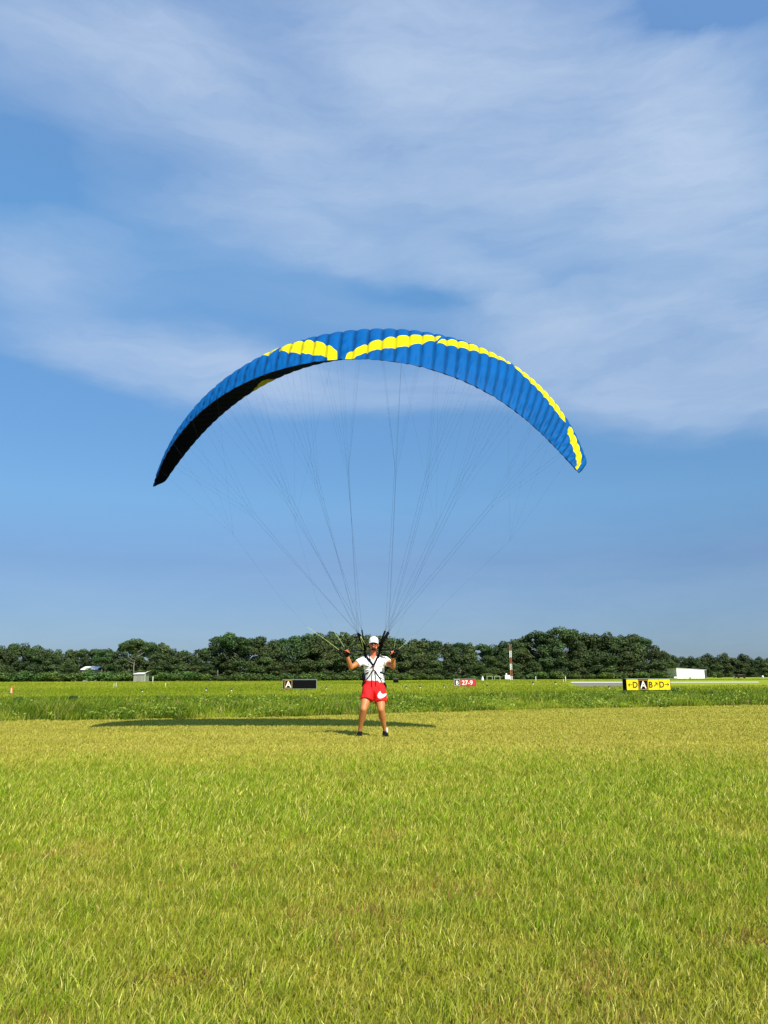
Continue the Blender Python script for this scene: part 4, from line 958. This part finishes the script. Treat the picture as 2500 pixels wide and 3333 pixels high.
# shed and house behind the left trees
SHY = 196; p0, p1 = at(434, 2214, SHY), at(478, 2214, SHY); sw_ = p1.x-p0.x
shd = empty('grey_shed', ((p0.x+p1.x)/2, SHY, 0), 'small grey shed with a pale roof in front of the left trees', 'shed')
M_gw = mat('grey_board_wall', (.24, .24, .20), .8, noise=(1.5, .15)); M_rf = mat('pale_metal_roof', (.80, .80, .78), .4, .4)
zt = at(450, 2190, SHY).z; mb = MB(); mb.box((-.2, 1.5, zt*.44), (sw_*.88, 3, zt*.88)); putr(shd, mb, 'wall', M_gw)
mb = MB(); a = sw_/2; zr = at(470, 2183, SHY).z
mb.add([(-a, -.3, zt*.90), (a*.55, -.3, zt*.92), (a*1.15, -.3, zr*.97), (-a, 3.2, zt*1.04), (a*.55, 3.2, zt*1.06), (a*1.15, 3.2, zr*1.06), (-a, -.3, zt*.84), (a*.55, -.3, zt*.86), (a*1.15, -.3, zr*.93)], [(0, 1, 4, 3), (1, 2, 5, 4), (6, 7, 1, 0), (7, 8, 2, 1)]); putr(shd, mb, 'roof', M_rf)
mb = MB(); mb.loft([(a*.7, -.2, 0), (a*.72, -.2, zt*.95)], [.1, .1], n=8); putr(shd, mb, 'corner_post', M_frm)
mb = MB(); mb.box((-.3, -.02, zt*.4), (.9, .04, zt*.7)); putr(shd, mb, 'door', mat('dull_door', (.20, .21, .17), .7))
HO = 214; p0, p1 = at(262, 2216, HO), at(316, 2216, HO); sw_ = p1.x-p0.x
hs_ = empty('house', ((p0.x+p1.x)/2, HO, 0), 'house with a white roof mostly hidden by shrubs among the left trees', 'house'); zt = at(290, 2178, HO).z; zr = at(290, 2171, HO).z
mb = MB(); mb.box((0, 2.5, zt*.47), (sw_*.9, 5, zt*.94)); putr(hs_, mb, 'wall', M_gw); a = sw_/2
mb = MB(); mb.add([(-a*1.05, -.4, zt), (a*1.05, -.4, zt), (a*.95, 2.5, zr+.2), (-a*.95, 2.5, zr+.2), (-a*1.05, 5.4, zt), (a*1.05, 5.4, zt), (-a*1.05, -.4, zt-.2), (a*1.05, -.4, zt-.2)], [(0, 1, 2, 3), (3, 2, 5, 4), (6, 7, 1, 0)]); putr(hs_, mb, 'roof', M_rf)
for sx_ in (-.55, .5):
    mb = MB(); mb.box((sx_*a, -.02, zt*.5), (.8, .05, .9)); putr(hs_, mb, 'window', M_blk)

# ------------------------------------------------------------------ trees
M_leaf = leaf_mat('tree_leaves', .18, .6, .2, objvar=.28, gain=1.0)
M_bark = mat('tree_bark', (.17, .14, .11), .9, .1, noise=(3, .3)); M_barkp = mat('pale_pine_bark', (.22, .20, .17), .9, .1, noise=(3, .3))
def leaves(blobs, n, size, seed, cdark, clight, flat=.6):
    r = np.random.default_rng(seed); blobs = np.array(blobs, float); area = (blobs[:, 3]*blobs[:, 4])**.9; pr_ = area/area.sum(); bi = r.choice(len(blobs), n, p=pr_); b = blobs[bi]
    d = r.normal(0, 1, (n, 3)); d /= np.linalg.norm(d, axis=1)[:, None]; rad = r.random(n)**.22
    sub_ = noise3(d*2.3+bi[:, None]*7.7, seed); rad = rad*(.72+.5*sub_)
    pos = b[:, :3]+d*rad[:, None]*b[:, [3, 3, 4]]
    nrm = d*[1, 1, 1.3]+r.normal(0, .55, (n, 3)); nrm[:, 2] += .25; nrm /= np.linalg.norm(nrm, axis=1)[:, None]
    t1 = np.cross(nrm, r.normal(0, 1, (n, 3))); t1 /= np.linalg.norm(t1, axis=1)[:, None]; t2 = np.cross(nrm, t1); s = size*(.5+r.random(n))
    V = np.stack([pos-t1*s[:, None]*.55, pos-t2*s[:, None]*flat*.55+nrm*s[:, None]*.08, pos+t1*s[:, None]*.55, pos+t2*s[:, None]*flat*.55-nrm*s[:, None]*.08], 1)
    tone = np.clip(.15+.7*r.random(len(blobs))[bi]*.6+.55*(r.random(n)-.25)+.5*(sub_-.5), 0, 1)
    C = cdark[None, :]*(1-tone[:, None])+clight[None, :]*tone[:, None]
    F = (np.arange(n)*4)[:, None]+np.arange(4)[None, :]
    return V.reshape(-1, 3), F, np.repeat(C, 4, 0)
def noise3(p, seed):
    return (noise2(p[:, 0]+13, p[:, 1]+p[:, 2]*1.7+40, seed)+noise2(p[:, 2]+70, p[:, 0]-p[:, 1]+90, seed+5))/2
CD = np.array([.010, .023, .008]); CL = np.array([.100, .150, .042])
def crown_blobs(kind, seed):
    r = random.Random(seed); B = []
    if kind == 'oak':          # unit heights: tree is 1 tall
        for i in range(17):
            a = r.random()*6.28; q = r.random()**.6; z = .38+.44*r.random(); rr_ = .26*math.sqrt(max(.05, 1-((z-.5)/.5)**2))*1.15
            B.append((math.cos(a)*rr_*q, math.sin(a)*rr_*q, z, .12+.06*r.random(), .09+.05*r.random()))
        B += [(0, 0, .86, .14, .12), (.14, .05, .80, .12, .10), (-.15, -.04, .79, .12, .10)]
    elif kind == 'pine':
        for i in range(12):
            a = r.random()*6.28; q = r.random()**.5; z = .62+.26*r.random(); B.append((math.cos(a)*.22*q, math.sin(a)*.22*q, z, .09+.05*r.random(), .05+.025*r.random()))
        B += [(0, 0, .92, .15, .07), (.1, 0, .88, .13, .06), (-.11, .02, .87, .13, .06)]
    elif kind == 'wood':
        for i in range(8):      # low skirt down to the ground
            a = i*.785+r.random()*.5; B.append((math.cos(a)*.20, math.sin(a)*.20, .06+.10*r.random(), .12+.05*r.random(), .09+.03*r.random()))
        for i in range(20):
            a = r.random()*6.28; q = r.random()**.5; z = .10+.70*r.random(); rr_ = .22*(1.1-.45*z); B.append((math.cos(a)*rr_*q, math.sin(a)*rr_*q, z, .11+.06*r.random(), .09+.05*r.random()))
        B += [(0, 0, .88, .11, .11), (.07, .04, .80, .12, .1), (-.08, 0, .78, .12, .1)]
    elif kind == 'shrub':
        for i in range(9):
            a = r.random()*6.28; q = r.random()**.6; z = .18+.5*r.random(); B.append((math.cos(a)*.5*q, math.sin(a)*.4*q, z, .30+.14*r.random(), .24+.12*r.random()))
        B += [(0, 0, .72, .32, .26)]
    return B
PROTO = {}
def proto(kind, i):
    key = (kind, i)
    if key in PROTO: return PROTO[key]
    seed = 1000*['oak', 'pine', 'wood', 'shrub'].index(kind)+i*37+5
    n, sz = {'oak': (4600, .042), 'pine': (3600, .032), 'wood': (6800, .042), 'shrub': (1500, .12)}[kind]
    cl = CL.copy(); cd = CD.copy()
    if kind == 'pine': cl = CL*[.85, 1.0, 1.0]
    if kind == 'shrub': cl = CL*[1.5, 1.7, 1.2]; cd = CD*1.6
    V, F, C = leaves(crown_blobs(kind, seed), n, sz, seed, cd, cl)
    me = np_mesh('crown', V, F, C, k=4); me.materials.append(M_leaf)
    mb = MB(); r = random.Random(seed+1)
    if kind != 'shrub':
        top = .80; k = 8; pts = [(.012*math.sin(j*1.3+seed), .012*math.cos(j*1.1), top*j/(k-1)) for j in range(k)]
        rb = .013 if kind == 'pine' else .026
        mb.loft(pts, [rb*(1-.75*j/(k-1)) for j in range(k)], n=8)
        for j in range(7):
            z0 = .40+.05*j if kind != 'wood' else .2+.08*j; a = r.random()*6.28; ln = .16+.08*r.random()
            mb.loft([(0, 0, z0), (math.cos(a)*ln*.5, math.sin(a)*ln*.5, z0+.05), (math.cos(a)*ln, math.sin(a)*ln, z0+.13)], [.010, .007, .003], n=5)
    else:
        for j in range(5):
            a = r.random()*6.28; mb.loft([(0, 0, 0), (math.cos(a)*.2, math.sin(a)*.2, .3), (math.cos(a)*.35, math.sin(a)*.35, .6)], [.02, .014, .006], n=5)
    tm = mb.mesh('trunk', True); tm.materials.append(M_barkp if kind == 'pine' else M_bark)
    PROTO[key] = (me, tm); return PROTO[key]
ZN = [(-200, 120, 'above the orange marker'), (120, 250, 'left of the hidden house'), (250, 340, 'by the hidden house'), (340, 500, 'around the grey shed'), (500, 620, 'right of the grey shed'), (620, 760, 'where the skyline steps up'), (760, 900, 'just left of the long black sign'), (900, 1040, 'above the long black sign'), (1040, 1160, 'just left of the pilot'), (1160, 1290, 'behind the pilot'), (1290, 1430, 'between pilot and red sign'), (1430, 1570, 'above the red sign'), (1570, 1700, 'around the striped mast'), (1700, 1850, 'right of the striped mast'), (1850, 1990, 'left of the yellow sign'), (1990, 2110, 'above the yellow sign'), (2110, 2205, 'between yellow sign and white building'), (2205, 2310, 'behind the white building'), (2310, 2400, 'right of the white building'), (2400, 2800, 'at the far right edge')]
placed = []
def plant(kind, i, px, ytop, Y, wf=1.0, tier='skyline'):
    zt = at(px, ytop, Y).z; x_ = at(px, 2210, Y).x; me, tm = proto(kind, i)
    nm = {'oak': 'oak_tree', 'pine': 'pine_tree', 'wood': 'bushy_tree', 'shrub': 'shrub'}[kind]
    r = bpy.data.objects.new(nm, None); COL.objects.link(r); r.location = (x_, Y, 0); r.rotation_euler.z = random.random()*6.28
    s_ = zt/.985; wf = wf*random.uniform(.9, 1.12); r.scale = (s_*wf, s_*wf, s_); r.empty_display_size = .3
    c = bpy.data.objects.new('crown' if kind != 'shrub' else 'foliage', me); COL.objects.link(c); c.parent = r
    t_ = bpy.data.objects.new('trunk' if kind != 'shrub' else 'stem', tm); COL.objects.link(t_); t_.parent = r
    placed.append((px, tier, kind, r)); return r
SIL = np.array([(-60, 2100), (0, 2096), (76, 2086), (111, 2093), (152, 2109), (228, 2109), (304, 2109), (334, 2103), (395, 2111), (405, 2083), (435, 2077), (471, 2089), (501, 2083), (537, 2091), (557, 2109), (582, 2106), (608, 2114), (623, 2126), (650, 2109), (673, 2106), (694, 2071), (744, 2058), (780, 2071), (795, 2078), (820, 2071), (865, 2063), (885, 2076), (911, 2081), (941, 2063), (975, 2068), (1017, 2055), (1068, 2049), (1100, 2053), (1133, 2050), (1169, 2058), (1194, 2063), (1240, 2062), (1285, 2066), (1321, 2078), (1350, 2074), (1387, 2071), (1422, 2083), (1498, 2088), (1549, 2088), (1599, 2098), (1615, 2088), (1630, 2078), (1660, 2086), (1690, 2066), (1720, 2066), (1736, 2056), (1766, 2045), (1794, 2061), (1812, 2040), (1847, 2033), (1878, 2048), (1905, 2048), (1938, 2066), (1984, 2050), (2014, 2061), (2075, 2058), (2110, 2076), (2141, 2096), (2166, 2109)], float)
px = -40; j = 0
while px < 2150:
    yt = float(np.interp(px, SIL[:, 0], SIL[:, 1])); ymin = float(np.interp(np.linspace(px-14, px+14, 9), SIL[:, 0], SIL[:, 1]).mean())
    kind = 'pine' if (random.random() < .22 or 405 <= px <= 470 or 690 <= px <= 790 or 1740 < px < 1790 or 1820 < px < 1870) else ('oak' if j % 3 else 'wood')
    Y = 232+18*random.random()+(25 if px > 1600 else 0)
    plant(kind, j % 5, px, ymin+3, Y, 1.0 if kind != 'pine' else 1.05)
    px += random.uniform(32, 44); j += 1
for px in range(-30, 2150, 60):        # inner wood, a little lower
    yt = float(np.interp(px, SIL[:, 0], SIL[:, 1])); plant('wood' if random.random() < .6 else 'oak', random.randrange(5), px+random.uniform(-12, 12), yt+(2212-yt)*random.uniform(.16, .34), 226+6*random.random()+(22 if px > 1600 else 0), 1.15, 'middle')
for px in range(-40, 2190, 36):        # dense low growth deep in the wood
    yt = float(np.interp(px, SIL[:, 0], SIL[:, 1])); plant('wood', random.randrange(5), px+random.uniform(-8, 8), yt+(2212-yt)*random.uniform(.42, .55), 262+6*random.random()+(22 if px > 1600 else 0), 1.9, 'deep')
for px in range(-40, 2170, 52):        # front edge
    if 425 < px < 490 or 262 < px < 320: continue
    yt = float(np.interp(px, SIL[:, 0], SIL[:, 1])); plant('wood', random.randrange(5), px+random.uniform(-10, 10), yt+(2212-yt)*random.uniform(.40, .60), 219+4*random.random()+(22 if px > 1600 else 0), 1.6, 'front')
SIL2 = np.array([(2150, 2112), (2176, 2121), (2207, 2134), (2257, 2132), (2285, 2135), (2313, 2121), (2335, 2137), (2369, 2120), (2394, 2137), (2424, 2124), (2450, 2139), (2470, 2131), (2500, 2139), (2600, 2130)], float)
for px in range(2170, 2590, 28):
    yt = float(np.interp(px, SIL2[:, 0], SIL2[:, 1])); plant('wood' if random.random() < .5 else 'oak', random.randrange(5), px, yt+2, 390+20*random.random(), 1.1)
for px in range(2150, 2600, 24):
    yt = float(np.interp(px, SIL2[:, 0], SIL2[:, 1])); plant('wood', random.randrange(5), px+random.uniform(-6, 6), yt+(2208-yt)*random.uniform(.40, .52), 432+8*random.random(), 2.0, 'deep')
for px in range(2180, 2590, 38):
    yt = float(np.interp(px, SIL2[:, 0], SIL2[:, 1])); plant('wood', random.randrange(5), px+6, yt+(2208-yt)*random.uniform(.25, .5), 372+8*random.random(), 1.5, 'front')
for px in list(range(-30, 440, 27))+list(range(500, 640, 34))+list(range(660, 2160, 55)):
    if 425 < px < 482: continue
    Y = 208+5*random.random()+(26 if px > 1600 else 0); hpx = random.uniform(16, 32) if px < 650 else random.uniform(14, 26)
    if 200 < px < 340: hpx = 26; Y = 208
    plant('shrub', random.randrange(4), px, 2214-hpx-(4 if px > 1600 else 0), Y, 1.5, 'hedge')
plant('shrub', 1, 2247, 2204, 258, 1.0, 'hedge'); plant('shrub', 2, 2281, 2208, 258, .9, 'hedge'); plant('shrub', 0, 2325, 2186, 300, 1.0, 'hedge'); plant('shrub', 2, 2345, 2188, 301, 1.0, 'hedge'); plant('shrub', 3, 288, 2172, 209, .45, 'hedge')
plant('pine', 2, 435, 2078, 212, 1.15, 'front'); plant('pine', 1, 328, 2112, 213, .95, 'front')
for i_, (px_, yt_) in enumerate([(742, 2058), (778, 2072)]): plant('pine', i_ % 4, px_, yt_, 224+(24 if px_ > 1600 else 0), .95, 'front')
KD = {'oak': 'round-crowned oak', 'pine': 'flat-crowned pine', 'wood': 'bushy tree', 'shrub': 'green shrub'}
TR = {'skyline': 'on the skyline', 'middle': 'mid-wood', 'front': 'at the wood edge', 'hedge': 'at the wood foot', 'deep': 'deep in the wood'}
from collections import defaultdict
zz = defaultdict(list)
for (px, tier, kind, r) in placed:
    for a, b, s_ in ZN:
        if a <= px < b: zz[(s_, tier, kind)].append((px, r)); break
    r['category'] = 'shrub' if kind == 'shrub' else 'tree'; r['group'] = 'shrubs at the foot of the wood' if kind == 'shrub' else 'trees of the wood behind the airfield'
for (zs_, tier, kind), lst in zz.items():
    lst.sort(key=lambda t: t[0]); n = len(lst); on_ = ['', 'left', 'middle', 'right']
    for i, (px, r) in enumerate(lst):
        pos = '' if n == 1 else ({0: 'left ', 1: 'right '}[i] if n == 2 else ('leftmost ' if i == 0 else 'rightmost ' if i == n-1 else ['second ', 'third ', 'fourth ', 'fifth ', 'sixth ', 'seventh '][i-1]+'from left '))
        r['label'] = (pos+KD[kind]+' '+TR[tier]+' '+zs_).strip(); assert len(r['label'].split()) <= 16, r['label']
# cabbage palm poking out of the skyline, and one low palm right of the mast
def palm(px, ytop, Y, hs_, label, fr_n=22):
    p = at(px, 2212, Y); zt = at(px, ytop, Y).z; root = empty('palm_tree', (p.x, Y, 0), label, 'palm')
    R_ = hs_; mb = MB(); mb.loft([(0, 0, 0), (.1, 0, zt*.5), (0, 0, zt-R_*.7)], [.22, .18, .17], n=8); putr(root, mb, 'trunk', M_bark, True)
    V = []; F = []; rr_ = random.Random(int(px))
    for i in range(fr_n):
        a = rr_.random()*6.28; e = rr_.uniform(-.5, 1.3); prev = None
        for j in range(7):
            t = j/6; rad = R_*t*math.cos(e*(1-t*.4)); z = zt-R_*.7+R_*(math.sin(e)*t-.55*t*t); w = .22*R_*math.sin(math.pi*min(1, t*.9+.1))
            c = Vector((math.cos(a)*rad, math.sin(a)*rad, z)); s_ = Vector((-math.sin(a), math.cos(a), 0))*w
            V += [c-s_-Vector((0, 0, w*.4)), c, c+s_-Vector((0, 0, w*.4))]
            if j:
                b = len(V)-6; F += [(b, b+1, b+4, b+3), (b+1, b+2, b+5, b+4)]
    me = np_mesh('fronds', np.array([tuple(q) for q in V]), np.array(F), np.tile(np.array([[.045, .08, .025]]), (len(V), 1)), k=4); me.materials.append(M_leaf)
    o = bpy.data.objects.new('fronds', me); COL.objects.link(o); o.parent = root
palm(638, 2107, 236, 1.4, 'small palm poking above the skyline left of the tall pines')
palm(1716, 2174, 224, 2.6, 'low spreading palm at the wood edge right of the striped mast', 16)
# dark shrubs in the uncut band
for i, (px, Y, h_, lab) in enumerate([(238, 33, .38, 'dark leafy bush in the uncut band below the hidden house'), (527, 34, .34, 'small dark bush in the uncut band right of the grey shed'), (2037, 37, .42, 'dark bush in the uncut band below the left end of the yellow sign'), (2204, 38, .50, 'tallest dark bush in the uncut band right of the yellow sign'), (2325, 34, .45, 'rounded olive bush in the uncut band below the white building'), (1655, 36, .35, 'low bush in the uncut band below the striped mast'), (60, 30, .42, 'low bush in the uncut band at the far left')]):
    me, tm = proto('shrub', i % 4); r = empty('shrub', (at(px, 2290, Y).x, Y, 0), lab, 'shrub', 'bushes in the uncut band'); r.scale = (h_*.75, h_*.7, h_)
    c = bpy.data.objects.new('foliage', me); COL.objects.link(c); c.parent = r; c2 = bpy.data.objects.new('stem', tm); COL.objects.link(c2); c2.parent = r
